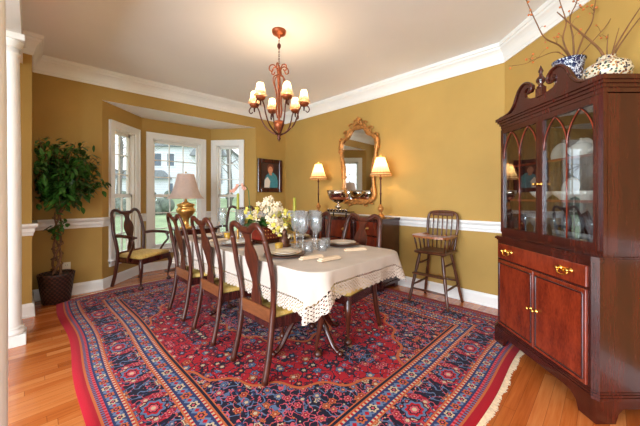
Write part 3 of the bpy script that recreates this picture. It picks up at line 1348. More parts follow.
def make_chair(name, label, cat, group, arm=False):
    o = thing(name, label, cat, (0, 0, 0), 0, group)
    w = 0.20 if not arm else 0.225
    fw = 0.235 if not arm else 0.27
    for sx in (-1, 1):
        pts = [(sx * x, y, z) for x, y, z in post_path(w)]
        n = len(pts)
        rad = [(0.0235, 0.018) if i > n * 0.4 else (0.0225, 0.0215) for i in range(n)]
        MB().tube(pts, rad, 6).build('back_post', M['chairwood'], o)
    cr = MB()
    half = [(w - .004, .905), (w - .010, .95), (w - .035, .988), (w - .075, 1.0), (w - .115, .985), (w - .15, .965), (0, .962)]
    path = [(x, back_y(z), z) for x, z in half]
    path = path[:-1] + [(0, back_y(.962), .962)] + [(-x, y, z) for x, y, z in path[:-1][::-1]]
    path = spline(path, 4)
    rr = [(0.021 + 0.007 * (1 - min(1, abs(p[0]) / w)), 0.015) for p in path]
    cr.tube(path, rr, 6)
    cr.build('crest_rail', M['chairwood'], o)
    # vase splat
    prof = [(.445, .058), (.50, .052), (.56, .034), (.60, .032), (.66, .046), (.72, .068), (.77, .075), (.82, .062), (.86, .040), (.89, .032), (.92, .040), (.955, .062)]
    prof = spline(prof, 3)
    sp = MB()
    v, f = [], []
    for z, hw in prof:
        y = back_y(z)
        v += [(-hw, y - .006, z), (hw, y - .006, z), (hw, y + .006, z), (-hw, y + .006, z)]
    for i in range(len(prof) - 1):
        for k in range(4):
            k2 = (k + 1) % 4
            f.append((i * 4 + k, i * 4 + k2, i * 4 + 4 + k2, i * 4 + 4 + k))
    f += [(3, 2, 1, 0), tuple(len(v) - 4 + k for k in range(4))]
    sp.add(v, f)
    sp.build('splat', M['chairwood'], o)
    br = MB().box((0, -.2, .405), (2 * w - .05, .022, .09), bev=.004)
    r_ = br.build('back_rail', M['chairpale'], o)
    r_['label'] = 'paler brown back rail'
    # seat frame
    sf = MB()
    out = [(-w + .02, -.205), (w - .02, -.205), (fw, .2), (fw - .02, .225), (-fw + .02, .225), (-fw, .2)]
    inn = [(x * .9, y * .9) for x, y in out]
    n = len(out)
    v = [(x, y, .318) for x, y in out] + [(x, y, .388) for x, y in out] + [(x, y, .388) for x, y in inn] + [(x, y, .318) for x, y in inn]
    f = []
    for a in range(4):
        b = (a + 1) % 4
        for i in range(n):
            j = (i + 1) % n
            f.append((a * n + i, a * n + j, b * n + j, b * n + i))
    sf.add(v, f)
    sf.build('seat_frame', M['mahogany_dark'], o)
    cu = MB()

    def cush(s, zz):
        return [(x * s, y * s, zz) for x, y in out]
    rings = [cush(.93, .378), cush(.955, .403), cush(.93, .421), cush(.8, .433), cush(.4, .439), cush(.02, .440)]
    v = [p for r in rings for p in r]
    f = [tuple(range(n))[::-1], tuple((len(rings) - 1) * n + i for i in range(n))]
    for a in range(len(rings) - 1):
        for i in range(n):
            j = (i + 1) % n
            f.append((a * n + i, a * n + j, (a + 1) * n + j, (a + 1) * n + i))
    cu.add(v, f, True)
    cu.build('seat_cushion', M['damask'], o)['label'] = 'gold damask seat cushion'
    for sx in (-1, 1):
        lg = MB()
        x0, y0 = sx * (fw - .03), .195
        pts = spline([(x0, y0, .36), (x0 + sx * .008, y0 + .01, .31), (x0 + sx * .016, y0 + .02, .26), (x0 + sx * .006, y0 + .008, .17),
                      (x0 - sx * .004, y0 - .004, .08), (x0, y0, .035)], 3)
        n = len(pts)
        rad = []
        for i in range(n):
            t = i / (n - 1)
            rad.append(.028 + .004 * math.sin(t * 5) - .017 * t)
        lg.tube(pts, rad, 10)
        lg.lathe([(.012, .05), (.03, .028), (.034, .014), (.026, 0)], (x0 + sx * .003, y0 + .006, 0), 12)
        lg.build('leg', M['chairwood'], o)
    if arm:
        for sx in (-1, 1):
            am = MB()
            pts = spline([(sx * (w + .006), -.215, .66), (sx * (w + .045), -.10, .675), (sx * (fw + .03), .04, .672), (sx * (fw + .035), .12, .665), (sx * (fw + .02), .155, .655)], 4)
            am.tube(pts, [(.022, .012)] * len(pts), 8)
            am.lathe([(.001, -.012), (.024, -.010), (.026, 0), (.022, .011), (.001, .013)], (sx * (fw + .018), .155, .66), 12)
            pts = spline([(sx * (fw + .025), .11, .66), (sx * (fw + .03), .14, .58), (sx * (fw + .005), .09, .5), (sx * (fw - .005), .03, .40), (sx * (fw - .012), .02, .34)], 4)
            am.tube(pts, .015, 8)
            am.build('armrest', M['chairwood'], o)
    return o


CHG = 'dining chairs around the table'
FP, FN = -PI / 4, 3 * PI / 4      # facing the sideboard wall, facing away from it


def seat_chair(first, c, q, rz, lab):
    loc = P(c, q, RT)
    if first:
        first.location = loc
        first.rotation_euler = (0, 0, rz)
        return first
    return dup(chair0, loc, rz, lab)


chair0 = make_chair('dining_chair', 'dark wood side chair nearest the camera, its vase-shaped back turned to us', 'chair', CHG)
seat_chair(chair0, 1.855, 2.46, FP + .02, '')
seat_chair(None, 1.84, 3.44, FP, 'middle side chair of the row along the window side of the table')
seat_chair(None, 1.84, 4.34, FP, 'side chair farthest from us in the near row, closest to the bay armchair')
seat_chair(None, 2.84, 2.40, FN, 'side chair across the table with gold seat showing under the lace')
seat_chair(None, 2.84, 3.30, FN, 'side chair across the table behind the crystal glasses')
arm0 = make_chair('armchair', 'dark wood armchair with gold seat at the left window of the bay', 'armchair', 'armchairs in the bay', True)
arm0.location = (-2.42, 3.97, 0)
arm0.rotation_euler = (0, 0, -PI / 2 - .22)
arm2 = dup(arm0, (-1.42, 4.93, 0), PI, 'dark wood armchair at the right window of the bay, behind the flowers')
arm0.location.z = arm2.location.z = RT

# ================================================================== dining table and cloth
TC, TQ = 2.29, 3.22
HX, HY = 1.11, 0.50         # half length (along q) and half width
TZ = 0.755
tb = thing('dining_table', 'long pedestal dining table under the lace edged cloth', 'table', P(TC, TQ, RT), 3 * PI / 4)


def rr_point(t, hx, hy, r):
    """point and outward normal on a rounded rectangle, t in metres from the middle of the +x side"""
    segs = [('l', hy - r), ('a', r * PI / 2), ('l2', 2 * (hx - r)), ('a2', r * PI / 2), ('l3', 2 * (hy - r)), ('a3', r * PI / 2), ('l4', 2 * (hx - r)), ('a4', r * PI / 2), ('l5', hy - r)]
    tot = sum(s for _, s in segs)
    t = t % tot
    i = 0
    while t > segs[i][1] and i < 8:
        t -= segs[i][1]
        i += 1
    if i == 0:
        return (hx, t), (1, 0), 0
    if i == 8:
        return (hx, -(hy - r) + t), (1, 0), 0
    if i % 2 == 1:
        cx, cy = [(hx - r, hy - r), (-(hx - r), hy - r), (-(hx - r), -(hy - r)), (hx - r, -(hy - r))][i // 2]
        a = (i // 2) * PI / 2 + t / r
        return (cx + r * math.cos(a), cy + r * math.sin(a)), (math.cos(a), math.sin(a)), math.sin(2 * (t / r)) if t / r < PI / 2 else 0
    if i == 2:
        return (hx - r - t, hy), (0, 1), 0
    if i == 4:
        return (-hx, hy - r - t), (-1, 0), 0
    return (-(hx - r) + t, -hy), (0, -1), 0


CR = 0.16
PER = 2 * (2 * (HX - CR) + 2 * (HY - CR)) + 2 * PI * CR
tp = MB()
NP = 96
ring = [rr_point(PER * k / NP, HX - .006, HY - .006, CR)[0] for k in range(NP)]
tp.prism(ring, 'z', TZ - .035 - RT, TZ - .004 - RT)
tp.build('tabletop', M['mahogany'], tb)
ap = MB()
for sy in (-1, 1):
    ap.box((0, sy * .36, .68), (1.7, .02, .07))
for sx in (-1, 1):
    ap.box((sx * .85, 0, .68), (.02, .72, .07))
ap.build('apron', M['mahogany'], tb)
for sx in (-1, 1):
    MB().lathe([(.09, .715), (.09, .69), (.045, .66), (.04, .6), (.055, .52), (.075, .44), (.05, .36), (.045, .30), (.06, .26), (.06, .2), (.03, .16)], (sx * .52, 0, 0), 20).build('pedestal', M['mahogany'], tb)
    for k in range(4):
        a = k * PI / 2 + (0.0)
        L = .34
        pts = spline([(.03, .24), (.10, .25), (.17, .20), (.23, .12), (.28, .055), (L, .025)], 3)
        p3 = [(sx * .52 + r * math.cos(a), r * math.sin(a), z) for r, z in pts]
        MB().tube(p3, [.03 - .012 * i / len(p3) for i in range(len(p3))], 8).ball((sx * .52 + (L + .01) * math.cos(a), (L + .01) * math.sin(a), .024), .023, 7).build('leg', M['mahogany'], tb)

NU = 420


def hang(t):
    """overhang length, by place round the table: local -x is the near end, +y the window side, -y the sideboard side"""
    (x, y), (nx, ny), cw = rr_point(t, HX, HY, CR)
    side = .16 * max(0, -nx) ** 2 + .22 * max(0, nx) ** 2 + .25 * max(0, ny) ** 2 + .175 * max(0, -ny) ** 2
    return side + .055 * max(0, cw) ** 1.6


LACE = 0.08


def cloth_pt(t, h, H):
    (x, y), (nx, ny), cw = rr_point(t, HX, HY, CR)
    z = TZ + .002
    rip = math.sin(t * 2 * PI / .31 + 1.3 * math.sin(t * 3)) * .5 + math.sin(t * 2 * PI / .17 + 1) * .25
    k = h / max(H, .01)
    calm = .25 if abs(ny) > .9 else 1.0
    outw = .003 + (.012 * rip * calm + .004) * k + max(0, cw) * (.055 * k + .02 * k * math.sin(t * 40))
    if ny > .9:
        outw = .003 - .012 * k + .003 * rip * k
    if h < .012:
        a = h / .012
        return (x + nx * outw * a, y + ny * outw * a, z - .005 * a * a)
    return (x + nx * outw, y + ny * outw, z - .005 - (h - .012))


cl = MB()
rows_top = [0.0, .25, .5, .75, .93, .985]
v = []
for s in rows_top:
    for k in range(NU):
        t = PER * k / NU
        (x, y), _, _ = rr_point(t, HX, HY, CR)
        zz = TZ + .002 + .0012 * math.sin(x * 7) * math.sin(y * 9)
        v.append((x * max(s, .001), y * max(s, .001), zz))
hs = [0, .25, .5, .75, 1.0]
hrows = [0.0, .004, .009, .014]
for hh in hrows:
    for k in range(NU):
        t = PER * k / NU
        v.append(cloth_pt(t, hh, hang(t)))
for s in (.2, .4, .6, .8, 1.0):
    for k in range(NU):
        t = PER * k / NU
        H = hang(t)
        v.append(cloth_pt(t, .014 + (H - LACE - .014) * s, H))
nr = len(v) // NU
f = []
for r in range(nr - 1):
    for k in range(NU):
        k2 = (k + 1) % NU
        f.append((r * NU + k, (r + 1) * NU + k, (r + 1) * NU + k2, r * NU + k2))
cl.add([(a, b, c - RT) for a, b, c in v], f, True)
cloth = cl.build('tablecloth', M['cloth'])
cloth.location = P(TC, TQ, RT)
cloth.rotation_euler = (0, 0, 3 * PI / 4)
tag(cloth, 'ivory tablecloth with deep lace hem draped over the dining table', 'tablecloth')
lc = MB()
v, uvs = [], []
NL = 1400
for r in range(7):
    s = r / 6
    for k in range(NL + 1):
        t = PER * k / NL
        H = hang(t)
        scal = .014 * abs(math.sin(PI * t / .052)) + .012 * (1 - abs(((t / .36) % 1) - .5) * 2)
        h = H - LACE + (LACE + scal) * s
        a, b, c = cloth_pt(t, h, H)
        v.append((a, b, c - RT))
        uvs.append((t, LACE * 1.3 * (1 - s)))
f = []
for r in range(6):
    for k in range(NL):
        a = r * (NL + 1) + k
        f.append((a, a + NL + 1, a + NL + 2, a + 1))
lc.add(v, f, True)
lo = lc.build('lace_trim', M['lace'], cloth, uvs=uvs)
lo['label'] = 'openwork lace hem with scalloped edge'
TT = TZ + .0045      # top of the cloth


# ------------------------------------------------------------------ place settings
def make_setting(label):
    o = thing('charger_plate', label, 'plate', (0, 0, 0), 0, 'dark wooden chargers')
    MB().lathe([(.06, 0), (.135, .004), (.152, .014), (.155, .016), (.15, .018), (.13, .009), (.0, .008)], seg=40).build('charger', M['charger'], o)
    return o


def make_plate(label):
    o = thing('dinner_plate', label, 'plate', (0, 0, 0), 0, 'white plates on the chargers')
    MB().lathe([(.05, 0), (.09, .004), (.118, .014), (.125, .0185), (.122, .0195), (.088, .009), (0, .008)], seg=40).build('plate', M['plate'], o)
    MB().lathe([(.1225, .0192), (.1262, .0192), (.1262, .0178), (.1225, .0178), (.1225, .0192)], seg=40, cap=False).build('rim', M['gold'], o)
    return o


spots = [(1.90, 2.42, 'before the chair nearest the camera'), (1.90, 3.38, 'before the middle chair of the near row'), (1.90, 4.22, 'before the chair closest to the bay'),
         (2.82, 2.42, 'at the right near table corner'), (2.82, 3.3, 'behind the crystal glasses')]
for i, (c, q, t) in enumerate(spots):
    lc1 = 'dark round charger ' + t
    lc2 = 'white gold rimmed plate on its charger ' + t
    if i == 0:
        ch0, pl0 = make_setting(lc1), make_plate(lc2)
        ch0.location, pl0.location = P(c, q, TT), P(c, q, TT + .0105)
        bw0 = MB().lathe([(.035, 0), (.08, .006), (.092, .0135), (.09, .0145), (.06, .006), (0, .005)], seg=32).build('salad_plate', M['plate'])
        bw0.location = P(c, q, TT + .0195)
        tag(bw0, 'small cream salad plate stacked on the plate ' + t, 'plate', 'small plates stacked on top')
    else:
        dup(ch0, P(c, q, TT), 0, lc1)
        dup(pl0, P(c, q, TT + .0105), 0, lc2)
        dup(bw0, P(c, q, TT + .0195), 0, 'small cream salad plate stacked on the plate ' + t)


def napkin(c, q, rz, label):
    nb = MB()
    nb.box((0, 0, .006), (.19, .05, .012), bev=.005)
    nb.box((.004, .003, .016), (.17, .042, .01), bev=.004)
    o = nb.build('napkin', M['linen'])
    o.location = P(c, q, TT)
    o.rotation_euler = (0, 0, rz)
    tag(o, label, 'napkin', 'folded linen napkins')


napkin(1.98, 2.10, .62, 'folded tan napkin beside the nearest plate, closer to it')
napkin(2.06, 1.93, .70, 'folded tan napkin near the table end, farther from the nearest plate')
napkin(2.62, 2.05, .3, 'small folded napkin beside the plate at the sideboard side corner')
napkin(1.86, 3.85, PI / 4, 'folded napkin between the two farther plates on the window side')


def make_goblet(label, h=.27, r=.042):
    o = thing('crystal_goblet', label, 'glass', (0, 0, 0), 0, 'crystal stemware on the table')
    MB().lathe([(.038, 0), (.04, .003), (.012, .008), (.006, .02), (.006, .09), (.011, .1), (.006, .11)], seg=18).build('stem', M['crystal'], o)
    MB().lathe([(.004, .11), (.022, .118), (.038, .15), (r, .20), (r * .95, h), (r * .9, h), (r * .93, .2), (.034, .152), (.018, .124), (.002, .116)], seg=18, cap=False).build('bowl', M['crystal'], o)
    return o


gob0 = make_goblet('tall crystal goblet at the front left of the crystal cluster')
gob0.location = P(2.20, 2.48, TT)
gob0.scale = (1.15, 1.15, 1.15)
gs = [(2.38, 2.44, 'tall crystal goblet at the front right of the crystal cluster'), (2.50, 2.58, 'crystal goblet at the right of the cluster, nearer the sideboard'),
      (2.28, 2.68, 'crystal goblet in the middle of the cluster'), (2.44, 2.80, 'crystal goblet at the back of the cluster'),
      (2.62, 2.74, 'crystal goblet at the back right of the cluster, by the far plate'),
      (2.06, 3.62, 'crystal goblet beside the far plate on the window side'), (2.12, 4.28, 'crystal goblet at the bay end of the table'), (2.16, 3.80, 'crystal goblet between the far amber votive and the window side plates')]
for c, q, t in gs:
    g = dup(gob0, P(c, q, TT), 0, t)
tm = MB().lathe([(.03, 0), (.034, .006), (.038, .085), (.035, .085), (.031, .012), (0, .01)], seg=18, cap=False).build('tumbler', M['crystal'])
tm.location = P(2.16, 2.34, TT)
tag(tm, 'short crystal tumbler in front of the goblet cluster', 'glass', 'crystal tumblers')
dup(tm, P(2.34, 2.30, TT), 0, 'short crystal tumbler nearest the table end')
dup(tm, P(2.50, 2.40, TT), 0, 'short crystal tumbler beside the right corner plate')
# amber votives
vt = thing('votive_holder', 'amber glass votive holder between the nearest chair back and the red box', 'candle holder', P(2.0, 2.66, TT), 0, 'amber votive holders')
MB().lathe([(.022, 0), (.026, .004), (.034, .062), (.031, .062), (.024, .01), (0, .008)], seg=16, cap=False).build('glass_cup', M['votive'], vt)
MB().lathe([(.02, .01), (.022, .03), (.001, .032)], seg=12).build('candle', M['candle'], vt)
dup(vt, P(2.02, 3.92, TT), 0, 'amber glass votive holder near the window side plates at the far end')
# brown figurine
fg = MB()
fg.lathe([(.055, 0), (.058, .012), (.04, .02), (.046, .04), (.04, .07), (.026, .095), (.02, .11), (.024, .125), (.014, .145), (.004, .155)], seg=12)
fg.ball((.03, 0, .07), .02, 7, (1.4, .8, .8))
fg.ball((-.03, .01, .05), .02, 7, (1.3, .8, .8))
fo = fg.build('figurine', M['figurine'])
fo.location = P(2.24, 2.86, TT)
tag(fo, 'small dark brown bird figurine between the flowers and the crystal', 'figurine')

# red box under the flowers
bx = thing('red_planter_box', 'red and brown rectangular planter box with gold studs holding orchids', 'planter', P(2.30, 3.32, TT), PI / 4 + .1)
MB().box((0, 0, .012), (.30, .24, .024), bev=.006).build('tray', M['figurine'], bx)
MB().box((0, 0, .085), (.25, .18, .125), bev=.01).build('body', M['redbox'], bx)
gd = MB()
for i in range(7):
    for j in range(3):
        gd.ball((-.1 + i * .033, -.091, .05 + j * .035), .006, 5)
gd.build('stud', M['gold'], bx)['kind'] = 'stuff'
MB().box((0, 0, .152), (.26, .19, .014), bev=.004).build('rim', M['figurine'], bx)


# candles
def candle(c, q, h0, h, label):
    o = thing('taper_candle', label, 'candle', P(c, q, TT), 0, 'green tapers on the table')
    MB().lathe([(.04, 0), (.042, .006), (.012, .014), (.009, h0 * .5), (.016, h0 * .6), (.01, h0 * .7), (.02, h0), (.014, h0)], seg=14).build('holder', M['oldbrass'], o)
    MB().lathe([(.0145, h0 - .01), (.014, h0 + h * .5), (.013, h0 + h), (.003, h0 + h + .008)], seg=14).build('wax', M['candle'], o)
    MB().tube([(0, 0, h0 + h), (.001, 0, h0 + h + .014)], .0015, 5).build('wick', M['black'], o)


candle(2.50, 2.98, .16, .26, 'green taper candle right of the flowers, in front of the wall')
candle(2.08, 3.72, .16, .30, 'green taper candle left of the flowers, in front of the window')

# flowers in the planter
fl_ = thing('flower_arrangement', 'cream and yellow orchids with green leaves massed in the red planter', 'flowers', P(2.30, 3.32, TT + .16), 0)
rnd = random.Random(7)


def petal_flower(mb, c, r, n=5, nrm=None):
    c = Vector(c)
    nrm = (nrm or Vector((rnd.uniform(-.8, .8), -1 + rnd.uniform(-.3, .5), rnd.uniform(-.1, .8)))).normalized()
    a = nrm.orthogonal().normalized()
    b = nrm.cross(a)
    for k in range(n):
        t = 2 * PI * k / n + rnd.uniform(-.15, .15)
        d = a * math.cos(t) + b * math.sin(t)
        s = nrm.cross(d)
        w = r * rnd.uniform(.32, .42)
        v = [c + nrm * .002, c + d * r * .5 + s * w + nrm * .1 * r, c + d * r * .9 + s * w * .6 + nrm * .25 * r, c + d * r + nrm * .28 * r, c + d * r * .9 - s * w * .6 + nrm * .25 * r, c + d * r * .5 - s * w + nrm * .1 * r, c + d * r * .55 + nrm * .02]
        mb.add(v, [(0, 1, 6), (1, 2, 6), (2, 3, 6), (3, 4, 6), (4, 5, 6), (5, 0, 6)], True)


wp, yp, pk, ctr, stm = MB(), MB(), MB(), MB(), MB()
# cream cluster
for i in range(60):
    a = rnd.uniform(0, 2 * PI)
    h = rnd.uniform(0, 1) ** .8
    rad = (.05 + .13 * math.sin(PI * min(1, h * .95 + .1))) * rnd.uniform(.5, 1)
    p = Vector((.0 + rad * math.cos(a) + .02 * h, rad * math.sin(a) * .8 - .02, -.02 + h * .28))
    petal_flower(wp, p, rnd.uniform(.020, .034))
    ctr.ball(p + Vector((0, -.004, .002)), .005, 5)
    if i % 3 == 0:
        stm.tube([(p.x * .2, p.y * .2, -.02), (p.x * .6, p.y * .6, p.z * .5), tuple(p)], .002, 4)
# low sprays spilling right and front
for i in range(50):
    t = rnd.uniform(0, 1)
    p = Vector((.04 + t * .17 + rnd.uniform(-.05, .05), -.10 - t * .14 + rnd.uniform(-.05, .05), .06 - t * .13 + rnd.uniform(-.04, .05)))
    petal_flower(wp if i % 3 else yp, p, rnd.uniform(.018, .030))
    ctr.ball(p, .004, 5)
for i in range(24):
    t = rnd.uniform(0, 1)
    p = Vector((.10 + t * .14 + rnd.uniform(-.03, .03), .0 + rnd.uniform(-.08, .06), .02 + rnd.uniform(-.02, .15) * (1 - t * .4)))
    petal_flower(yp, p, rnd.uniform(.016, .027))
    stm.tube([(.02, 0, 0), (p.x * .5, p.y * .5, .04), tuple(p)], .002, 4)
for i in range(12):
    p = Vector((-.14 + rnd.uniform(-.06, .05), -.04 + rnd.uniform(-.05, .05), .08 + rnd.uniform(-.04, .08)))
    petal_flower(yp, p, rnd.uniform(.016, .024))
# arching orchid stem to the upper left
arc = spline([(-.02, 0, -.02), (-.14, -.02, .08), (-.17, -.02, .22), (-.18, -.02, .33), (-.22, -.03, .385), (-.27, -.05, .37), (-.31, -.06, .32)], 5)
stm.tube(arc, .004, 5)
for p in arc[18::1]:
    petal_flower(pk, Vector(p) + Vector((rnd.uniform(-.02, .02), -.01, rnd.uniform(-.03, .01))), .017)
wp.build('orchid_blossom', M['white_petal'], fl_)['label'] = 'cream orchid blossoms'
yp.build('yellow_blossom', M['yellow_petal'], fl_)['label'] = 'yellow green blossoms'
pk.build('pink_blossom', M['pink_petal'], fl_)['label'] = 'dusty pink blossoms on the arching stem'
ctr.build('flower_center', M['gold'], fl_)
stm.build('stem', M['green'], fl_)


def leaf(mb, base, d, L, w, droop=.3, up=None):
    base, d = Vector(base), Vector(d).normalized()
    up = up or Vector((0, 0, 1))
    s = d.cross(up)
    if s.length < .05:
        s = Vector((1, 0, 0))
    s.normalize()
    n = s.cross(d).normalized()
    v, f = [], []
    for k, (t, ww) in enumerate(((0, .12), (.3, .85), (.6, 1), (.85, .55), (1, .04))):
        c = base + d * (L * t) - Vector((0, 0, 1)) * (droop * L * t * t)
        v += [c - s * w * ww + n * w * .25 * ww, c, c + s * w * ww + n * w * .25 * ww]
    for k in range(4):
        a = k * 3
        f += [(a, a + 1, a + 4, a + 3), (a + 1, a + 2, a + 5, a + 4)]
    mb.add(v, f, True)


lf = MB()
for i in range(30):
    a = rnd.uniform(PI * .6, PI * 1.7) if i < 20 else rnd.uniform(0, 2 * PI)
    leaf(lf, (-.08 + rnd.uniform(-.05, .05), -.03 + rnd.uniform(-.04, .04), rnd.uniform(-.03, .07)), (math.cos(a), math.sin(a), rnd.uniform(-.2, .7)), rnd.uniform(.12, .20), rnd.uniform(.028, .042), .4)
for i in range(14):
    a = rnd.uniform(-.9, .4)
    leaf(lf, (.12 + rnd.uniform(-.05, .1), -.06 + rnd.uniform(-.04, .04), rnd.uniform(-.05, .03)), (math.cos(a), math.sin(a), rnd.uniform(-.4, .5)), rnd.uniform(.07, .12), rnd.uniform(.01, .02), .4)
lf.build('leaf', M['green'], fl_)['kind'] = 'stuff'


# ================================================================== sideboard
SBC, SBQ = 4.63, 3.855
sb = thing('sideboard', 'dark mahogany serpentine sideboard with brass knobs under the gilt mirror', 'sideboard', P(SBC, SBQ, 0), -PI / 4)
SW, SD, SH = 1.46, .44, .914


def serp(x):
    return -SD / 2 + .025 - .03 * math.cos(x * 2 * PI / .98) * (1 if abs(x) < .62 else .2)


NX_ = 40
front = [(-SW / 2 + SW * i / NX_, serp(-SW / 2 + SW * i / NX_)) for i in range(NX_ + 1)]


def slab(mb, z0, z1, over=0.0, back=.0):
    pts_ = [(x * (1 + over / (SW / 2)), y - over) for x, y in front] + [(SW / 2 + over, SD / 2 + back), (-SW / 2 - over, SD / 2 + back)]
    mb.prism(pts_, 'z', z0, z1)


b = MB()
slab(b, .09, SH - .03)
b.build('body', M['mahogany_dark'], sb)
b = MB()
slab(b, SH - .03, SH - .012, .012)
slab(b, SH - .012, SH, .02)
b.build('top', M['mahogany'], sb)
b = MB()
slab(b, .07, .10, .012)
b.build('plinth', M['mahogany_dark'], sb)
for sx in (-1, 1):
    for sy in (-1, 1):
        MB().box((sx * (SW / 2 - .05), sy * (SD / 2 - .055), .036), (.09, .08, .072), bev=.008).build('foot', M['mahogany_dark'], sb)


def face(mb, x0, x1, z0, z1, t=.012, lip=True):
    n = 10
    pts_ = [(lerp(x0, x1, i / n), serp(lerp(x0, x1, i / n)) - t) for i in range(n + 1)] + [(lerp(x1, x0, i / n), serp(lerp(x1, x0, i / n)) + .01) for i in range(n + 1)]
    mb.prism(pts_, 'z', z0, z1)


def knob(mb, x, y, z, r=.014):
    rot = Matrix.Rotation(PI / 2, 3, 'X')
    mb.lathe([(.02 * r / .014, 0), (.02 * r / .014, .003), (.006, .006), (.006, .014), (r, .02), (r * .9, .03), (.001, .033)], (x, y, z), 12, rot)


for k in range(3):
    z1 = SH - .05 - k * .25
    z0 = z1 - (.235)
    b = MB()
    face(b, -.235, .235, z0, z1)
    dr = b.build('drawer', M['mahogany_light'], sb)
    for sx in (-1, 1):
        kb = MB()
        knob(kb, sx * .13, serp(.13) - .012, (z0 + z1) / 2)
        kb.build('knob', M['oldbrass'], dr)
for sx in (-1, 1):
    a, c_ = sorted((sx * .33, sx * .66))
    b = MB()
    face(b, a, c_, SH - .22, SH - .05)
    dr = b.build('drawer', M['mahogany_light'], sb)
    kb = MB()
    knob(kb, sx * .5, serp(.5) - .012, SH - .135)
    kb.build('knob', M['oldbrass'], dr)
    b = MB()
    face(b, a, c_, .13, SH - .24)
    face(b, a + .05, c_ - .05, .18, SH - .29, .02)
    dr = b.build('door', M['mahogany_light'], sb)
    kb = MB()
    knob(kb, sx * .36, serp(.36) - .012, .5)
    kb.build('knob', M['oldbrass'], dr)
    for xx in (.283, .70):
        MB().lathe([(.022, .11), (.026, .14), (.02, .16), (.018, .5), (.02, .8), (.026, .84), (.024, .88)], (sx * xx, serp(xx) - .004, 0), 12).build('turned_column', M['mahogany_dark'], sb)


def on_sb(x, y, z=SH):
    th = -PI / 4
    c = P(SBC, SBQ, z)
    return c + Vector((x * math.cos(th) - y * math.sin(th), x * math.sin(th) + y * math.cos(th), 0))


def table_lamp(loc, label, lit=True):
    o = thing('table_lamp', label, 'lamp', loc, 0, 'buffet lamps on the sideboard')
    MB().lathe([(.06, 0), (.062, .012), (.05, .02), (.045, .035), (.02, .05), (.016, .07), (.034, .10), (.04, .12), (.03, .145), (.014, .16), (.012, .18)], seg=20).build('base', M['gilt'], o)
    MB().lathe([(.01, .17), (.009, .3), (.013, .31), (.013, .32), (.009, .33), (.0085, .5), (.016, .51), (.016, .53), (.008, .54), (.006, .58)], seg=14).build('stem', M['darkbronze'], o)
    z0, z1, r0, r1 = .555, .80, .148, .055
    prof = [(lerp(r0, r1, t ** .75), lerp(z0, z1, t)) for t in [i / 10 for i in range(11)]]
    MB().lathe(prof, seg=40, cap=False).build('lamp_shade', M['shade_warm'], o)
    for pf in ([(r0 + .002, z0 - .004), (r0 + .002, z0 + .008)], [(.1375, z0 + .028), (.1325, z0 + .040)], [(r1 + .002, z1 - .006), (r1 + .001, z1 + .003)]):
        MB().lathe(pf, seg=40, cap=False).build('shade_trim', M['shade_band'], o)
    MB().ball((0, 0, .64), .02, 8, (1, 1, 1.3)).build('bulb', M['bulb'], o)
    MB().tube([(0, 0, .66), (0, 0, .81)], .003, 6).ball((0, 0, .822), .011, 7).build('finial', M['oldbrass'], o)
    light('lamp_light', (0, 0, .70), TABLE_LAMP_W, (1.0, .76, .50), .03, o)
    return o


table_lamp(on_sb(-.585, .0), 'lit buffet lamp with pleated shade left of the mirror')
table_lamp(on_sb(.585, .0), 'lit buffet lamp with pleated shade right of the mirror')

# punch bowl
pb = thing('punch_bowl', 'silver footed punch bowl with gold band on the sideboard', 'bowl', on_sb(-.13, -.03, SH + .125), 0)
pb.scale = (1.06, 1.06, 1.3)
MB().lathe([(.05, 0), (.052, .006), (.018, .02), (.015, .035), (.03, .045)], seg=24).build('foot', M['silver'], pb)
MB().lathe([(.02, .04), (.08, .06), (.125, .095), (.155, .145), (.165, .19), (.16, .19), (.148, .145), (.118, .10), (.07, .066), (0, .05)], seg=36, cap=False).build('bowl', M['silver'], pb)
MB().lathe([(.112, .084), (.135, .108), (.138, .106), (.115, .082)], seg=36, cap=False).build('gold_band', M['copper'], pb)
# raised tray holding cups
tr_ = thing('footed_tray', 'dark footed metal tray of small cups below the punch bowl', 'tray', on_sb(-.10, -.04), -PI / 4)
MB().box((0, 0, .042), (.42, .17, .008), bev=.003).build('tray_board', M['black'], tr_)
rl = MB()
rl.tube([(-.21, -.085, .058), (.21, -.085, .058), (.21, .085, .058), (-.21, .085, .058), (-.21, -.085, .058)], .003, 5)
rl.build('tray_rail', M['black'], tr_)
for sx in (-1, 1):
    for sy in (-1, 1):
        MB().lathe([(.012, 0), (.008, .02), (.01, .04)], (sx * .18, sy * .065, 0), 8).build('foot', M['black'], tr_)
stn = MB().lathe([(.07, 0), (.07, .006), (.02, .012), (.018, .055), (.05, .07), (.055, .079)], seg=20)
so_ = stn.build('bowl_stand', M['silver'])
so_.location = on_sb(-.13, -.03, SH + .0465)
tag(so_, 'low silver stand lifting the punch bowl off the tray', 'stand')
cup0 = None
labs = ['first', 'second', 'third', 'fourth', 'fifth', 'sixth', 'seventh']
for k in range(7):
    loc = on_sb(-.27 + k * .057, -.098, SH + .0465)
    if cup0 is None:
        cup0 = MB().lathe([(.012, 0), (.013, .003), (.007, .008), (.016, .016), (.022, .038), (.023, .048), (.021, .048), (.014, .02), (0, .012)], seg=14, cap=False).build('punch_cup', M['silver'])
        cup0.location = loc
        tag(cup0, 'x', 'cup', 'small silver cups along the tray')
        c_ = cup0
    else:
        c_ = dup(cup0, loc, 0, 'x')
    c_['label'] = labs[k] + ' small silver cup from the left along the tray edge'
dish = MB().lathe([(.03, 0), (.05, .01), (.06, .03), (.057, .03), (.04, .012), (0, .008)], seg=20, cap=False).build('small_dish', M['plate'])
dish.location = on_sb(.20, -.06)
tag(dish, 'small pale dish on the sideboard between the tray and right lamp', 'dish', 'pale dishes on the sideboard')
dup(dish, on_sb(-.40, -.05), 0, 'small pale dish on the sideboard beside the left lamp')

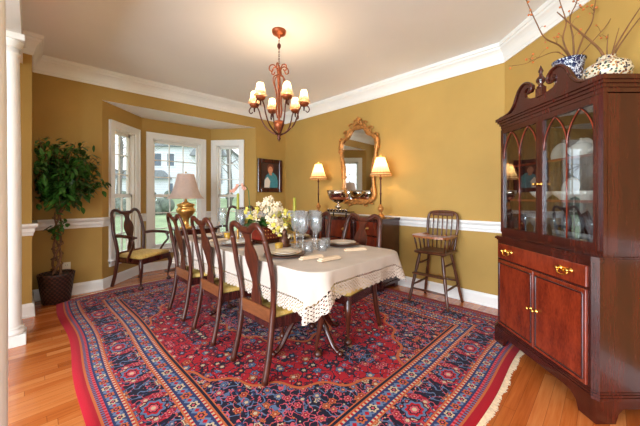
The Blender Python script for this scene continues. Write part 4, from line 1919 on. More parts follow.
# ================================================================== mirror
mo = thing('wall_mirror', 'ornate gilt rococo mirror hanging above the sideboard', 'mirror', P(4.985, 3.80, 0), -PI / 4)
half = [(0, 1.15), (.12, 1.13), (.22, 1.15), (.272, 1.24), (.262, 1.42), (.265, 1.6), (.295, 1.78), (.318, 1.93), (.30, 2.03), (.22, 2.08), (.16, 2.13), (.09, 2.20), (0, 2.215)]
half = spline(half, 5)
outl = half + [(-x, z) for x, z in half[1:-1][::-1]]
MB().prism([(x * .99, 1.67 + (z - 1.67) * .99) for x, z in outl], 'y', -.022, -.01).build('mirror_glass', M['mirror'], mo)
MB().prism([(x * 1.04, 1.67 + (z - 1.67) * 1.03) for x, z in outl], 'y', -.01, .005).build('backing', M['mahogany_dark'], mo)
fr = MB()
ringp = [(x * 1.07, -.03, 1.67 + (z - 1.67) * 1.04) for x, z in outl]
ringp.append(ringp[0])
fr.tube(ringp, [(.034 + .009 * math.sin(i * .55), .026 + .004 * math.sin(i * .8)) for i in range(len(ringp))], 8, False)
inner = [(x * 1.0, -.035, 1.67 + (z - 1.67) * 1.0) for x, z in outl]
inner.append(inner[0])
fr.tube(inner, .008, 6, False)


def scroll(mb, cx, cz, r, turns, a0, sgn, y=-.04, th=.012):
    pts_ = []
    for i in range(26):
        t = i / 25
        a = a0 + sgn * turns * 2 * PI * t
        rr = r * (1 - .82 * t)
        pts_.append((cx + rr * math.cos(a), y - .012 * t, cz + rr * math.sin(a)))
    mb.tube(pts_, [th * (1 - .4 * i / 25) for i in range(26)], 6)


sc_ = fr
for sx in (-1, 1):
    for (cx, cz, r, a0, sg) in ((.31, 2.06, .055, 0, 1), (.22, 2.16, .06, .3, 1), (.12, 2.25, .06, .5, 1), (.05, 2.31, .04, 1, 1), (.335, 1.90, .04, -.5, 1),
                                (.275, 1.50, .035, 0, -1), (.28, 1.30, .04, -1, -1), (.25, 1.14, .055, -1, -1), (.15, 1.105, .055, -1, -1), (.05, 1.12, .05, 3, 1), (.30, 1.72, .03, 0, 1)):
        s1_ = MB()
        scroll(s1_, sx * cx, cz, r, 1.3, a0 if sx > 0 else PI - a0, sg * sx)
        s1_.build('scroll', M['gilt'], mo)
for k in range(40):
    t = rnd.uniform(0, 1)
    sx = rnd.choice((-1, 1))
    if k < 20:
        cx, cz = sx * lerp(.03, .33, t), lerp(2.27, 2.0, t ** 1.4) + .02
    else:
        cx, cz = sx * lerp(.0, .3, t), lerp(1.10, 1.16, t)
    sc_.ball((cx, -.045, cz), rnd.uniform(.012, .024), 6, (1, .6, 1))
fr.build('frame', M['gilt'], mo)
MB().lathe([(.02, 2.28), (.04, 2.31), (.028, 2.34), (.04, 2.36), (.015, 2.385), (.001, 2.40)], (0, -.035, 0), 10, Matrix.Diagonal((1, .5, 1))).build('crest_ornament', M['gilt'], mo)

# ================================================================== chandelier
CX, CY = -.397, 2.81
ch = thing('chandelier', 'six light bronze chandelier with small pleated shades over the dining table', 'chandelier', (CX, CY, -.05), 0)
ch.scale = (1.04, 1.04, 1.04)
MB().lathe([(.066, 2.74), (.066, 2.73), (.06, 2.712), (.04, 2.70), (.018, 2.69), (.012, 2.672), (.001, 2.67)], seg=28).build('canopy', M['copper'], ch)
cn = MB()
for k in range(16):
    z = 2.665 - k * .0165
    pts_ = []
    for i in range(9):
        a = 2 * PI * i / 8
        u, w_ = .0065 * math.cos(a), .0115 * math.sin(a)
        pts_.append((u, 0, z + w_ - .006) if k % 2 else (0, u, z + w_ - .006))
    cn.tube(pts_, .0022, 5, False)
cn.ball((0, 0, 2.60), .018, 8, (1, 1, 1.5))
cn.build('chain', M['darkbronze'], ch)
cb = MB()
cb.lathe([(.004, 2.42), (.010, 2.40), (.016, 2.37), (.020, 2.345), (.010, 2.32), (.007, 2.30), (.008, 2.10), (.012, 2.0), (.009, 1.93), (.012, 1.90)], seg=16)
cb.build('center_column', M['copper'], ch)
MB().lathe([(.012, 1.91), (.04, 1.90), (.048, 1.875), (.05, 1.86), (.03, 1.82), (.012, 1.80), (.01, 1.77)], seg=20).build('lower_urn', M['copper'], ch)
MB().lathe([(.012, 1.775), (.022, 1.765), (.012, 1.75), (.018, 1.735), (.006, 1.72), (.001, 1.705)], seg=12).build('finial', M['darkbronze'], ch)
for k in range(6):
    a = math.radians(25 + 60 * k)
    tsc = MB()
    ca, sa = math.cos(a), math.sin(a)
    prof = spline([(.012, 2.33), (.02, 2.385), (.05, 2.415), (.085, 2.40), (.092, 2.365), (.07, 2.35), (.055, 2.37)], 5)
    tsc.tube([(r * ca, r * sa, z) for r, z in prof], [.0055] * len(prof), 6)
    prof = spline([(.012, 2.33), (.05, 2.305), (.055, 2.26), (.03, 2.17), (.022, 2.08), (.03, 2.0), (.018, 1.93)], 4)
    tsc.tube([(r * ca, r * sa, z) for r, z in prof], .005, 6)
    tsc.build('scroll', M['copper'], ch)
for k in range(6):
    a = math.radians(-65 + 60 * k)
    ca, sa = math.cos(a), math.sin(a)
    RA = .235
    ar = MB()
    prof = spline([(.012, 1.775), (.06, 1.79), (.13, 1.85), (.17, 1.93), (.19, 2.0), (.22, 2.045), (.265, 2.035), (.285, 2.0), (.268, 1.975), (.25, 1.99)], 5)
    ar.tube([(r * ca, r * sa, z) for r, z in prof], [.0075 - .003 * i / len(prof) for i in range(len(prof))], 8)
    ar.lathe([(.006, 1.99), (.008, 2.03), (.02, 2.035)], (RA * ca, RA * sa, 0), 10)
    ao = ar.build('arm', M['darkbronze'], ch)
    MB().lathe([(.012, 2.028), (.034, 2.036), (.044, 2.052), (.046, 2.062), (.04, 2.06), (.012, 2.046)], (RA * ca, RA * sa, 0), 18).build('drip_cup', M['copper'], ao)
    MB().lathe([(.0115, 2.045), (.0115, 2.11)], (RA * ca, RA * sa, 0), 12).build('candle_sleeve', M['plate'], ao)
    MB().ball((RA * ca, RA * sa, 2.128), .013, 8, (1, 1, 1.5)).build('bulb', M['bulb'], ao)
    z0, z1 = 2.074, 2.178
    sh_ = MB()
    prof = [(lerp(.058, .025, t ** .62), lerp(z0, z1, t)) for t in [i / 8 for i in range(9)]]
    n = 48
    v = []
    for r, z in prof:
        for i in range(n):
            q_ = 2 * PI * i / n
            rr = r + (.0022 * math.sin(q_ * 8) + (.0012 if i % 2 else 0)) * (r / .056)
            v.append((rr * math.cos(q_) , rr * math.sin(q_), z))
    f = [(i_ * n + i, i_ * n + (i + 1) % n, (i_ + 1) * n + (i + 1) % n, (i_ + 1) * n + i) for i_ in range(8) for i in range(n)]
    sh_.add(v, f, True)
    so_ = sh_.build('lamp_shade', M['shade_small'], ch)
    so_.location = (RA * ca, RA * sa, 0)
    light('bulb_light', (RA * ca, RA * sa, 2.150), BULB_W, (1.0, .74, .47), .018, ch)

# ================================================================== portrait
dW, lW, _ = frame2(C2, C3)
pc = (w1p(4.09) + w1p(4.88)) / 2
po = thing('framed_portrait', 'framed portrait of a person in a teal top hanging in the corner', 'picture', pc - lW * .02, math.atan2(dW.y, dW.x))
pw, pz0, pz1 = .53, 1.27, 1.885
pcz = (pz0 + pz1) / 2
f_ = MB()
for sx in (-1, 1):
    f_.box((sx * (pw / 2 - .035), 0, pcz), (.07, .035, pz1 - pz0), bev=.008)
for sz in (-1, 1):
    f_.box((0, 0, pcz + sz * ((pz1 - pz0) / 2 - .035)), (pw - .13, .035, .07), bev=.008)
f_.build('frame', M['mahogany'], po)
pb_ = MB().box((0, .006, pcz), (pw - .12, .012, pz1 - pz0 - .12)).build('canvas', M['backdrop'], po)


def blob(pts_, y0, mat, name):
    MB().prism(pts_, 'y', y0 - .001, y0).build(name, mat, pb_)


def ell(cx, cz, a, b_, n=20, t0=0, t1=2 * PI):
    return [(cx + a * math.cos(t0 + (t1 - t0) * i / n), cz + b_ * math.sin(t0 + (t1 - t0) * i / n)) for i in range(n)]


blob([(-.13, pcz - .22), (.16, pcz - .22), (.17, pcz - .1), (.14, pcz + .0), (.07, pcz + .06), (-.02, pcz + .05), (-.09, pcz - .0), (-.13, pcz - .1)], -.001, M['teal'], 'painted_top')
blob([(-.13, pcz - .22), (-.02, pcz - .22), (.0, pcz - .1), (-.06, pcz - .02), (-.12, pcz - .08)], -.0022, M['plate'], 'painted_collar')
blob(ell(.0, pcz + .135, .075, .085), -.0034, M['hair'], 'painted_hair')
blob(ell(.0, pcz + .105, .052, .068), -.0046, M['skin'], 'painted_face')
blob([(-.02, pcz + .05), (.03, pcz + .05), (.035, pcz + .01), (-.02, pcz + .01)], -.004, M['skin'], 'painted_neck')

# ================================================================== high chair by the wall
hc = thing('high_chair', 'old wooden spindle back high chair standing against the yellow wall', 'high chair', P(4.60, 1.98, 0), 3 * PI / 4)
HS = .575
st_ = MB().box((0, .0, HS), (.36, .34, .032), bev=.012)
st_.build('seat', M['oldwood'], hc)
for sx in (-1, 1):
    for sy in (-1, 1):
        top = Vector((sx * .125, sy * .12, HS - .01))
        bot = Vector((sx * .218, sy * .205, 0))
        pts_ = [bot.lerp(top, t) for t in [i / 14 for i in range(15)]]
        rad = [.014, .0145, .016, .018, .0145, .0165, .0175, .0185, .0185, .015, .019, .0185, .0175, .0165, .015]
        MB().tube(pts_, rad, 10).build('leg', M['oldwood'], hc)


def leg_at(sx, sy, z):
    t = z / (HS - .01)
    return Vector((sx * lerp(.218, .125, t), sy * lerp(.205, .12, t), z))


for z in (.20, .44):
    for s_ in (-1, 1):
        MB().tube([leg_at(s_, -1, z), leg_at(s_, 0, z) , leg_at(s_, 1, z)], [.009, .013, .009], 8).build('stretcher', M['oldwood'], hc)
for z, s_ in ((.16, 1), (.24, -1)):
    MB().tube([leg_at(-1, s_, z), leg_at(0, s_, z), leg_at(1, s_, z)], [.009, .013, .009], 8).build('stretcher', M['oldwood'], hc)
fr_ = leg_at(0, 1, .33)
MB().box((0, fr_.y + .02, .335), (.36, .07, .018), bev=.005).build('footrest', M['oldwood'], hc)
# back
bh = MB()
pth = spline([(-.15, -.145, HS), (-.165, -.165, .72), (-.175, -.185, .87), (-.165, -.20, .97), (-.12, -.205, 1.008), (0, -.207, 1.018), (.12, -.205, 1.008), (.165, -.20, .97), (.175, -.185, .87), (.165, -.165, .72), (.15, -.145, HS)], 5)
bh.tube(pth, [(.015, .013)] * len(pth), 8)
bh.build('back_hoop', M['oldwood'], hc)
for k in range(5):
    x = -.1 + k * .05
    MB().tube([(x, -.148, HS), (x * 1.05, -.168, .72), (x * 1.08, -.19, .87), (x * 1.08, -.205, 1.008)], [.006, .0095, .0075, .006], 8).build('spindle', M['oldwood'], hc)
MB().box((0, -.20, .985), (.25, .016, .035), bev=.005).build('crest', M['oldwood'], hc)
# arm bow and tray
tz = .752
outt = [(-.185, -.15), (-.155, -.15), (-.14, .03), (-.10, .05), (.10, .05), (.14, .03), (.155, -.15), (.185, -.15), (.205, .0), (.21, .14), (.17, .21), (.08, .235), (-.08, .235), (-.17, .21), (-.21, .14), (-.205, 0)]
MB().prism(outt, 'z', tz - .011, tz + .011).build('tray_arm', M['traywood'], hc)['label'] = 'worn lighter wood wraparound tray'
for sx in (-1, 1):
    for (y0, y1) in ((-.05, -.06), (.04, .05), (.13, .16)):
        MB().tube([(sx * .15, y0, HS), (sx * .165, (y0 + y1) / 2, .67), (sx * .178, y1, tz - .01)], [.007, .011, .007], 8).build('arm_post', M['oldwood'], hc)

# ================================================================== china cabinet
HCX, HCY = 1.695, 1.965
hu = thing('china_cabinet', 'mahogany china cabinet with arched glass doors and broken pediment', 'cabinet', (HCX, HCY, 0), -PI / 2)
HW = .437
LD = .24        # half depth of base
MW = M['mahogany']
b = MB()
b.prism([(-HW, -LD + .02), (-HW + .03, -LD), (HW - .03, -LD), (HW, -LD + .02), (HW, LD), (-HW, LD)], 'z', .13, .845)
b.build('base_cabinet', MW, hu)
b = MB()


def mould(mb, z0, z1, o_, w_=HW, yb=LD, yf=-LD):
    mb.prism([(-w_ - o_, yf + .02 - o_), (-w_ + .03 - o_, yf - o_), (w_ - .03 + o_, yf - o_), (w_ + o_, yf + .02 - o_), (w_ + o_, yb), (-w_ - o_, yb)], 'z', z0, z1)


mould(b, .845, .855, .006)
mould(b, .855, .868, .016)
mould(b, .868, .876, .008)
b.build('waist_molding', MW, hu)
b = MB()
mould(b, .125, .14, .014)
mould(b, .14, .152, .009)
mould(b, .152, .163, .004)
b.build('base_molding', MW, hu)
# bracket skirt and feet
b = MB()
arch = [(-HW - .004, .0), (-HW + .10, .0), (-HW + .115, .05), (-HW + .15, .078), (-HW + .20, .085), (HW - .20, .085), (HW - .15, .078), (HW - .115, .05), (HW - .10, 0), (HW + .004, 0), (HW + .004, .127), (-HW - .004, .127)]
b.prism(arch[::-1], 'y', -LD - .006, -LD + .018)
b.build('front_skirt', MW, hu)
for sx in (-1, 1):
    b = MB()
    a_ = [(-LD + .0185, 0), (-LD + .10, 0), (-LD + .115, .05), (-LD + .14, .078), (LD - .14, .078), (LD - .115, .05), (LD - .10, 0), (LD, 0), (LD, .127), (-LD + .0185, .127)]
    x0 = sx * (HW + .004)
    b.prism(a_, 'x', min(x0, x0 - sx * .022), max(x0, x0 - sx * .022))
    b.build('side_skirt', MW, hu)
# drawer with bail handles
b = MB()
b.box((0, -LD - .004, .762), (HW * 2 - .09, .016, .118), bev=.004)
dr = b.build('drawer', M['mahogany_light'], hu)
for sx in (-1, 1):
    h_ = MB()
    for s2 in (-1, 1):
        knob(h_, sx * .26 + s2 * .036, -LD - .012, .772, .011)
    bp = spline([(sx * .26 - .036, -LD - .03, .772), (sx * .26 - .034, -LD - .034, .752), (sx * .26 - .015, -LD - .036, .742), (sx * .26 + .015, -LD - .036, .742), (sx * .26 + .034, -LD - .034, .752), (sx * .26 + .036, -LD - .03, .772)], 4)
    h_.tube(bp, .0042, 6)
    h_.prism([(sx * .26 + x, .77 + z) for x, z in ((-.045, 0), (-.03, -.016), (0, -.024), (.03, -.016), (.045, 0), (.03, .014), (0, .01), (-.03, .014))], 'y', -LD - .0145, -LD - .011)
    h_.build('handle', M['brass'], dr)
for sx in (-1, 1):
    b = MB()
    xc = sx * (HW / 2 - .023)
    w_ = HW - .052
    b.box((xc, -LD - .004, .43), (w_, .014, .52), bev=.003)
    dz = b.build('door', M['mahogany_light'], hu)
    b = MB()
    for s2 in (-1, 1):
        b.box((xc + s2 * (w_ / 2 - .018), -LD - .012, .43), (.012, .01, .47), bev=.003)
        b.box((xc, -LD - .012, .43 + s2 * .235), (w_ - .034, .01, .012), bev=.003)
    b.build('panel_molding', M['mahogany_dark'], dz)
    b = MB()
    knob(b, sx * .026, -LD - .011, .43, .011)
    b.build('knob', M['brass'], dz)
# upper case, hollow
UF, UB, UW = -.195, .235, .430
b = MB()
b.box((-UW + .011, (UF + UB) / 2 + .01, 1.31), (.022, UB - UF - .02, .87))
b.build('upper_side', MW, hu)
b = MB()
b.box((UW - .011, (UF + UB) / 2 + .01, 1.31), (.022, UB - UF - .02, .87))
b.build('upper_side', MW, hu)
MB().box((0, UB - .008, 1.31), (2 * UW - .04, .016, .86)).build('back_panel', M['mahogany_dark'], hu)
MB().box((0, (UF + UB) / 2 + .01, .886), (2 * UW - .04, UB - UF - .03, .02)).build('bottom_board', M['mahogany_dark'], hu)
MB().box((0, (UF + UB) / 2 + .01, 1.735), (2 * UW - .04, UB - UF - .03, .02)).build('top_board', M['mahogany_dark'], hu)
SZ = (.896, 1.175, 1.445)
for z in SZ[1:]:
    MB().box((0, .03, z - .008), (2 * UW - .046, UB - UF - .09, .016)).build('shelf', M['mahogany_light'], hu)
b = MB()
b.box((0, UF + .011, .892), (2 * UW, .022, .032))
b.box((0, UF + .011, 1.745), (2 * UW, .022, .014))
for sx in (-1, 1):
    b.box((sx * (UW - .008), UF + .011, 1.323), (.016, .022, .829))
b.build('face_frame', MW, hu)
# glass doors with gothic muntins
DZ0, DZ1 = .905, 1.738
for sx in (-1, 1):
    xa, xb = sorted((sx * .002, sx * (UW - .014)))
    b = MB()
    sw_ = .027
    b.box((xa + sw_ / 2, UF - .004, (DZ0 + DZ1) / 2), (sw_, .024, DZ1 - DZ0))
    b.box((xb - sw_ / 2, UF - .004, (DZ0 + DZ1) / 2), (sw_, .024, DZ1 - DZ0))
    b.box(((xa + xb) / 2, UF - .004, DZ0 + .02), (xb - xa - 2 * sw_, .022, .04))
    b.box(((xa + xb) / 2, UF - .004, DZ1 - .017), (xb - xa - 2 * sw_, .022, .034))
    gd_ = b.build('glass_door', MW, hu)
    ga, gb = xa + sw_, xb - sw_
    MB().box(((ga + gb) / 2, UF - .001, (DZ0 + DZ1) / 2), (gb - ga, .003, DZ1 - DZ0 - .06)).build('glass_pane', M['cabinet_glass'], gd_)
    mt = MB()
    zt = DZ1 - .036
    mid_ = (ga + gb) / 2
    zs = zt - .20
    for (l_, r_) in ((ga, mid_), (mid_, gb)):
        wd = r_ - l_
        for s2, x_0 in ((1, l_), (-1, r_)):
            pts_ = []
            for i in range(13):
                t = i / 12
                a = t * math.acos(.5) * .98
                pts_.append((x_0 + s2 * wd * (1 - math.cos(a)) * 1.02, UF - .006, zs + .2 * math.sin(a) / math.sin(math.acos(.5) * .98)))
            mt.tube(pts_, .0042, 5)
    mt.tube([(mid_, UF - .006, DZ0 + .04), (mid_, UF - .006, zs + .01)], .0042, 5)
    mt.build('muntin', M['mahogany_light'], gd_)
    kn = MB()
    knob(kn, sx * .019, UF - .016, 1.28, .009)
    kn.build('knob', M['brass'], gd_)
# cornice
b = MB()
for z0, z1, o_ in ((1.75, 1.775, .004), (1.775, 1.795, .012), (1.795, 1.812, .022), (1.812, 1.835, .032)):
    mb_w = UW
    b.prism([(-mb_w - o_, UF - o_), (mb_w + o_, UF - o_), (mb_w + o_, UB), (-mb_w - o_, UB)], 'z', z0, z1)
b.build('cornice', MW, hu)
# swan neck pediment
for sx in (-1, 1):
    hp = [(-.43, 1.835), (-.43, 1.841), (-.37, 1.844), (-.31, 1.856), (-.262, 1.893), (-.232, 1.945), (-.20, 1.992), (-.155, 2.018), (-.105, 2.01), (-.075, 1.982), (-.072, 1.955), (-.088, 1.935), (-.11, 1.935), (-.118, 1.95), (-.105, 1.962), (-.108, 1.975), (-.13, 1.972), (-.15, 1.95), (-.145, 1.92), (-.11, 1.895), (-.06, 1.885), (-.03, 1.88), (-.001, 1.88), (-.001, 1.835)]
    pts_ = [(sx * -x if sx > 0 else x, z) for x, z in hp]
    b = MB()
    b.prism(pts_ if sx > 0 else pts_[::-1], 'y', UF - .012, UF + .012)
    rim = spline([(x, z) for x, z in hp[1:13]], 3)
    b.tube([((-x if sx > 0 else x), UF - .016, z - .003) for x, z in rim], .0095, 6)
    b.build('pediment', MW, hu)
b = MB()
b.box((0, UF - .004, 1.905), (.06, .03, .06))
b.build('plinth', MW, hu)
MB().lathe([(.018, 1.93), (.024, 1.94), (.012, 1.955), (.026, 1.975), (.028, 1.99), (.014, 2.01), (.009, 2.03), (.016, 2.045), (.008, 2.065), (.002, 2.085)], (0, UF - .004, 0), 14).build('finial', M['mahogany_dark'], hu)


def in_hutch(x, y, z):
    return Vector((HCX + y, HCY - x, z))


# contents of the cabinet
cg0 = MB().lathe([(.028, 0), (.03, .003), (.006, .008), (.005, .07), (.02, .085), (.034, .12), (.032, .17), (.030, .17), (.03, .12), (.016, .09), (0, .08)], seg=16, cap=False).build('stored_goblet', M['crystal'])
row = 0
first = True
places = ['at the far end', 'second from the far end', 'third from the far end', 'fourth from the far end', 'fifth from the far end', 'sixth from the far end', 'seventh from the far end', 'at the near end']
for r_, (yy, rn) in enumerate(((-.06, 'front row'), (.07, 'back row'))):
    for k in range(8):
        x = -.34 + k * .094 + r_ * .03
        lab = 'crystal goblet %s of the %s on the cabinet bottom' % (places[k], rn)
        loc = in_hutch(x, yy, SZ[0])
        if first:
            cg0.location = loc
            tag(cg0, lab, 'glass', 'crystal goblets in the cabinet bottom')
            first = False
        else:
            dup(cg0, loc, 0, lab)
cb0 = MB().lathe([(.03, 0), (.032, .006), (.06, .03), (.078, .058), (.075, .058), (.055, .032), (0, .01)], seg=24, cap=False).build('china_bowl', M['plate'])
cb0.location = in_hutch(-.25, .0, SZ[1])
tag(cb0, 'white bowl at the far end of the cabinet middle shelf', 'bowl', 'china on the middle shelf')
dup(cb0, in_hutch(-.07, .02, SZ[1]), 0, 'white bowl just left of the cabinet door meeting line on the middle shelf')
dup(cb0, in_hutch(.12, .0, SZ[1]), 0, 'white bowl behind the near glass door on the middle shelf')
dup(cb0, in_hutch(.30, .02, SZ[1]), 0, 'white bowl at the near end of the cabinet middle shelf')


def stand_plate(x, z, label, first=[None]):
    if first[0] is None:
        rot = Matrix.Rotation(PI / 2 - .2, 3, 'X')
        p_ = MB().lathe([(.04, 0), (.06, .004), (.08, .011), (.078, .013), (.058, .006), (0, .005)], seg=28, rot=rot).build('display_plate', M['plate'])
        p_.rotation_euler = (0, 0, -PI / 2)
        first[0] = p_
        p_.location = in_hutch(x, .15, z + .081)
        tag(p_, label, 'plate', 'plates propped in the cabinet')
    else:
        dup(first[0], in_hutch(x, .15, z + .081), -PI / 2, label)


stand_plate(-.26, SZ[2], 'white plate propped at the far end of the cabinet top shelf')
stand_plate(-.06, SZ[2], 'white plate propped left of the door meeting line on the top shelf')
stand_plate(.13, SZ[2], 'white plate propped behind the near door on the top shelf')
stand_plate(.32, SZ[2], 'white plate propped at the near end of the cabinet top shelf')
stand_plate(-.16, SZ[1], 'white plate propped behind the middle shelf bowls, far side')
stand_plate(.21, SZ[1], 'white plate propped behind the middle shelf bowls, near side')
tp_ = thing('teapot', 'white teapot on the cabinet top shelf in front of the propped plates', 'teapot', in_hutch(.06, .02, SZ[2]), -PI / 2)
MB().lathe([(.03, 0), (.05, .02), (.062, .055), (.05, .09), (.025, .105)], seg=20).build('body', M['plate'], tp_)
MB().lathe([(.03, .1), (.02, .115), (.006, .12), (.01, .132), (.001, .138)], seg=14).build('lid', M['plate'], tp_)
MB().tube(spline([(.05, 0, .04), (.085, 0, .055), (.10, 0, .095)], 4), [.013, .012, .011, .010, .009, .008, .008, .007, .006], 8).build('spout', M['plate'], tp_)
MB().tube(spline([(-.05, 0, .08), (-.09, 0, .085), (-.095, 0, .05), (-.056, 0, .03)], 4), .005, 6).build('handle', M['plate'], tp_)

# on top of the cabinet
va = thing('ginger_jar_vase', 'blue and white porcelain vase on the china cabinet behind the pediment', 'vase', (1.715, 2.0, 1.835), 0)
MB().lathe([(.055, 0), (.06, .01), (.05, .025), (.066, .08), (.082, .14), (.080, .19), (.074, .215), (.084, .262), (.094, .29), (.088, .29), (.08, .22), (.08, .1), (0, .05)], seg=32, cap=False).build('body', M['bluewhite'], va)
MB().lathe([(.094, .288), (.0955, .296), (.088, .296), (.087, .288)], seg=32, cap=False).build('rim', M['bluewhite'], va)
jp = MB().lathe([(.045, 0), (.05, .008), (.07, .03), (.105, .065), (.114, .10), (.102, .14), (.062, .165), (.046, .175), (.045, .195), (.04, .195), (.04, .17), (0, .16)], seg=32, cap=False).build('patterned_jar', M['mosaic'])
jp.location = (1.715, 1.735, 1.835)
tag(jp, 'squat mosaic patterned pot with bare sticks on top of the china cabinet', 'pot')


def branch(pts_, r, label, berries, grp, seed, nm='branch'):
    rn = random.Random(seed)
    p3 = spline([tuple(W(*p_)) for p_ in pts_], 5)
    base = Vector(p3[0])
    o = MB().tube([Vector(p_) - base for p_ in p3], [r * (1 - .75 * i / len(p3)) for i in range(len(p3))], 6)
    tw = o
    bb = MB()
    n = len(p3)
    for k in range(berries):
        i = rn.randint(int(n * .25), n - 1)
        p_ = Vector(p3[i]) - base
        q_ = p_ + Vector((rn.uniform(-.06, .06), rn.uniform(-.04, .02), rn.uniform(-.03, .06)))
        o.tube([p_, (p_ + q_) / 2 + Vector((0, 0, .01)), q_], .0012, 4)
        bb.ball(q_, rn.uniform(.005, .0085), 6)
    ob = o.build(nm, M['branch'])
    ob.location = base
    tag(ob, label, 'branch', grp)
    if berries:
        bo = bb.build('berry', M['berry'], ob)
        bo['kind'] = 'stuff'


BG = 'berry branches in the blue vase'
branch([(572, 60, 1.99), (560, 46, 1.95), (545, 38, 1.92), (536, 22, 1.9), (527, 2, 1.88), (520, -14, 1.86)], .006, 'twisting berry branch leaning farthest left out of the blue vase', 9, BG, 1)
branch([(572, 60, 1.99), (563, 40, 1.97), (566, 22, 1.95), (560, 2, 1.93), (556, -16, 1.92)], .006, 'berry branch rising just left of upright in the blue vase', 12, BG, 2)
branch([(574, 60, 2.0), (573, 38, 2.0), (570, 18, 1.98), (577, 0, 1.97), (572, -18, 1.96)], .0065, 'thick upright berry branch in the middle of the blue vase', 14, BG, 3)
branch([(575, 60, 2.0), (583, 38, 2.01), (592, 22, 2.01), (595, 4, 2.0), (598, -14, 2.0)], .006, 'curving branch leaning right out of the blue vase', 6, BG, 4)
branch([(570, 60, 1.99), (556, 52, 1.97), (538, 58, 1.95), (524, 64, 1.93), (508, 66, 1.92)], .003, 'thin low twig reaching left from the blue vase', 7, BG, 5)
branch([(576, 60, 2.0), (592, 42, 1.98), (606, 26, 1.95), (616, 10, 1.93), (628, -4, 1.9)], .0035, 'thin twig leaning toward the camera side from the blue vase', 5, BG, 6)
SG = 'bare sticks in the patterned pot'
branch([(607, 66, 1.73), (600, 50, 1.72), (580, 32, 1.71), (557, 12, 1.70)], .009, 'thick bare stick leaning left across the blue vase', 0, SG, 7, 'stick')
branch([(608, 66, 1.73), (614, 50, 1.72), (628, 26, 1.71), (644, 2, 1.70)], .007, 'bare stick leaning right out of the frame, upper one', 0, SG, 8, 'stick')
branch([(609, 66, 1.74), (618, 48, 1.73), (632, 28, 1.73), (648, 8, 1.73)], .006, 'bare stick leaning right out of the frame, lower one', 0, SG, 9, 'stick')
branch([(607, 66, 1.74), (607, 50, 1.74), (608, 34, 1.74)], .005, 'short upright bare stick in the patterned pot', 0, SG, 10, 'stick')
branch([(609, 66, 1.74), (614, 46, 1.74), (619, 28, 1.74)], .0045, 'short bare stick right of the upright one in the patterned pot', 0, SG, 11, 'stick')

# ================================================================== bay table and lamp
bt = thing('console_table', 'small dark wooden table in front of the bay window holding the brass lamp', 'table', (-1.88, 4.36, RT), PI / 4)
MB().box((0, 0, .70), (.58, .38, .024), bev=.006).build('tabletop', M['mahogany'], bt)
MB().box((0, 0, .645), (.50, .31, .085), bev=.004).build('apron', M['mahogany'], bt)
for sx in (-1, 1):
    for sy in (-1, 1):
        pts_ = spline([(sx * .22, sy * .13, .62), (sx * .235, sy * .145, .5), (sx * .22, sy * .13, .3), (sx * .215, sy * .125, .1), (sx * .225, sy * .135, .0)], 3)
        MB().tube(pts_, [.026, .028, .027, .024, .021, .019, .017, .016, .015, .014, .016, .019, .021][:len(pts_)], 8).build('leg', M['mahogany'], bt)
LZ = .712 + RT
bl = thing('brass_lamp', 'large brass urn lamp with pale bell shade in front of the bay window', 'lamp', (-1.965, 4.25, LZ), 0)
MB().lathe([(.085, 0), (.088, .02), (.07, .03), (.045, .045), (.04, .10), (.045, .15), (.09, .19), (.115, .23), (.13, .255), (.13, .29), (.115, .30), (.11, .33), (.125, .34), (.12, .36), (.05, .38), (.02, .40), (.012, .46)], seg=32).build('base', M['oldbrass'], bl)
prof = []
shb = MB()
n = 24
v = []
for i in range(9):
    t = i / 8
    r = lerp(.255, .115, t ** .55)
    z = lerp(.44, .80, t)
    for k in range(n):
        a = 2 * PI * k / n
        v.append((r * math.cos(a) * (1 + .02 * math.cos(8 * a)), r * math.sin(a) * (1 + .02 * math.cos(8 * a)), z))
f = [(i * n + k, i * n + (k + 1) % n, (i + 1) * n + (k + 1) % n, (i + 1) * n + k) for i in range(8) for k in range(n)]
shb.add(v, f, True)
shb.build('lamp_shade', M['shade_pale'], bl)
MB().tube([(0, 0, .46), (0, 0, .81)], .004, 6).ball((0, 0, .825), .014, 7).build('finial', M['oldbrass'], bl)

# ================================================================== ficus
fc = thing('potted_ficus', 'tall potted ficus tree with twisted trunk in the corner left of the bay', 'plant', P(.30, 6.28, .001), 0)
MB().lathe([(.115, 0), (.124, .01), (.138, .12), (.152, .24), (.162, .30), (.166, .325), (.156, .33), (.15, .29), (.14, .285), (0, .285)], seg=36).build('wicker_pot', M['wicker'], fc)
MB().lathe([(.145, .285), (.14, .30), (.001, .31)], seg=24).build('soil', M['dirt'], fc)
tk = MB()
for k in range(3):
    pts_ = []
    for i in range(22):
        t = i / 21
        a = 2 * PI * (k / 3 + t * 1.6)
        r = .036 * (1 - .3 * t)
        pts_.append((r * math.cos(a) + .05 * t, r * math.sin(a) - .03 * t, .29 + t * .85))
    tk.tube(pts_, [.013 - .005 * i / 21 for i in range(22)], 7)
vine = []
for i in range(50):
    t = i / 49
    a = 2 * PI * t * 6
    vine.append((.052 * math.cos(a) + .05 * t, .052 * math.sin(a) - .03 * t, .3 + t * .7))
tk.tube(vine, .005, 5)
fcb = P(.30, 6.28)
rnd = random.Random(21)
fo_ = MB()
cen = Vector((-2.80, 3.15, 1.45)) - Vector((fcb.x, fcb.y, 0))


def inside(p_):
    w_ = p_ + Vector((fcb.x, fcb.y, 0))
    c_, q_ = w_.x + w_.y, w_.y - w_.x
    return c_ > .05 and q_ < 6.46


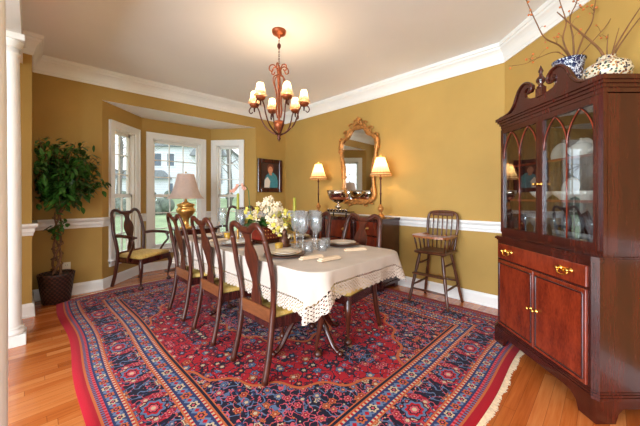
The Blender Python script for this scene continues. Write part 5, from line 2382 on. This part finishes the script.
for i in range(60):
    a = rnd.uniform(0, 2 * PI)
    el = rnd.uniform(-1.1, 1.3)
    rr = rnd.uniform(.26, .47)
    tip = cen + Vector((math.cos(a) * math.cos(el), math.sin(a) * math.cos(el), math.sin(el) * .98)) * rr
    k_ = 0
    while not inside(tip) and k_ < 12:
        tip = cen + (tip - cen) * .9
        k_ += 1
    s0_ = Vector((.05, -.03, rnd.uniform(.95, 1.25)))
    mid_ = s0_.lerp(tip, .55) + Vector((0, 0, .06))
    bp = spline([tuple(s0_), tuple(mid_), tuple(tip)], 5)
    tk.tube(bp, [.006 - .004 * j / 10 for j in range(len(bp))], 4, False)
    for j in range(34):
        t = rnd.uniform(.35, 1.0)
        p_ = Vector(bp[min(len(bp) - 1, int(t * (len(bp) - 1)))]) + Vector((rnd.gauss(0, .045), rnd.gauss(0, .045), rnd.gauss(0, .04)))
        d = Vector((rnd.uniform(-1, 1), rnd.uniform(-1, 1), rnd.uniform(-.7, .3)))
        L = rnd.uniform(.055, .095)
        if inside(p_) and inside(p_ + d.normalized() * L):
            leaf(fo_, p_, d, L, L * .24, .3, Vector((rnd.uniform(-.3, .3), rnd.uniform(-.6, 0), 1)))
for (dx, dz) in ((.10, .86), (-.08, .82), (.04, .80), (.15, .90)):
    for j in range(12):
        p_ = Vector((.05 + dx * rnd.uniform(.2, 1), -.05 - rnd.uniform(0, .05), dz + rnd.uniform(-.04, .05)))
        leaf(fo_, p_, (rnd.uniform(-1, 1), rnd.uniform(-1, 0), rnd.uniform(-.6, .2)), .06, .016, .3)
tk.build('trunk', M['bark'], fc)
lo_ = fo_.build('foliage', M['ficus'], fc)
lo_['kind'] = 'stuff'

# ================================================================== outlet and floor register
ocp = w1p(1.0)
dB, lB, _ = frame2(B, C1)
oc = W(66.5, 267, 3.49)
s_along = (Vector((oc.x, oc.y, 0)) - B).dot(dB)
op = B + dB * s_along
out_ = thing('wall_outlet', 'ivory wall outlet cover on the wall behind the potted ficus', 'outlet', op, math.atan2(dB.y, dB.x))
MB().box((0, -.004, .345), (.075, .008, .118), bev=.003).build('cover_plate', M['outlet'], out_)
sk = MB()
for sz in (-1, 1):
    for sx in (-1, 1):
        sk.box((sx * .008, -.0085, .345 + sz * .026), (.003, .002, .012))
sk.build('socket_slot', M['black'], out_)
rg = thing('floor_register', 'small brown metal floor register under the middle bay window', 'floor vent', (-2.36, 4.72, 0), PI / 4)
MB().box((0, 0, .003), (.30, .10, .005)).build('cover', M['grille'], rg)
gl = MB()
for k in range(14):
    gl.box((-.12 + k * .0185, 0, .0065), (.008, .07, .002))
gl.build('slat', M['black'], rg)
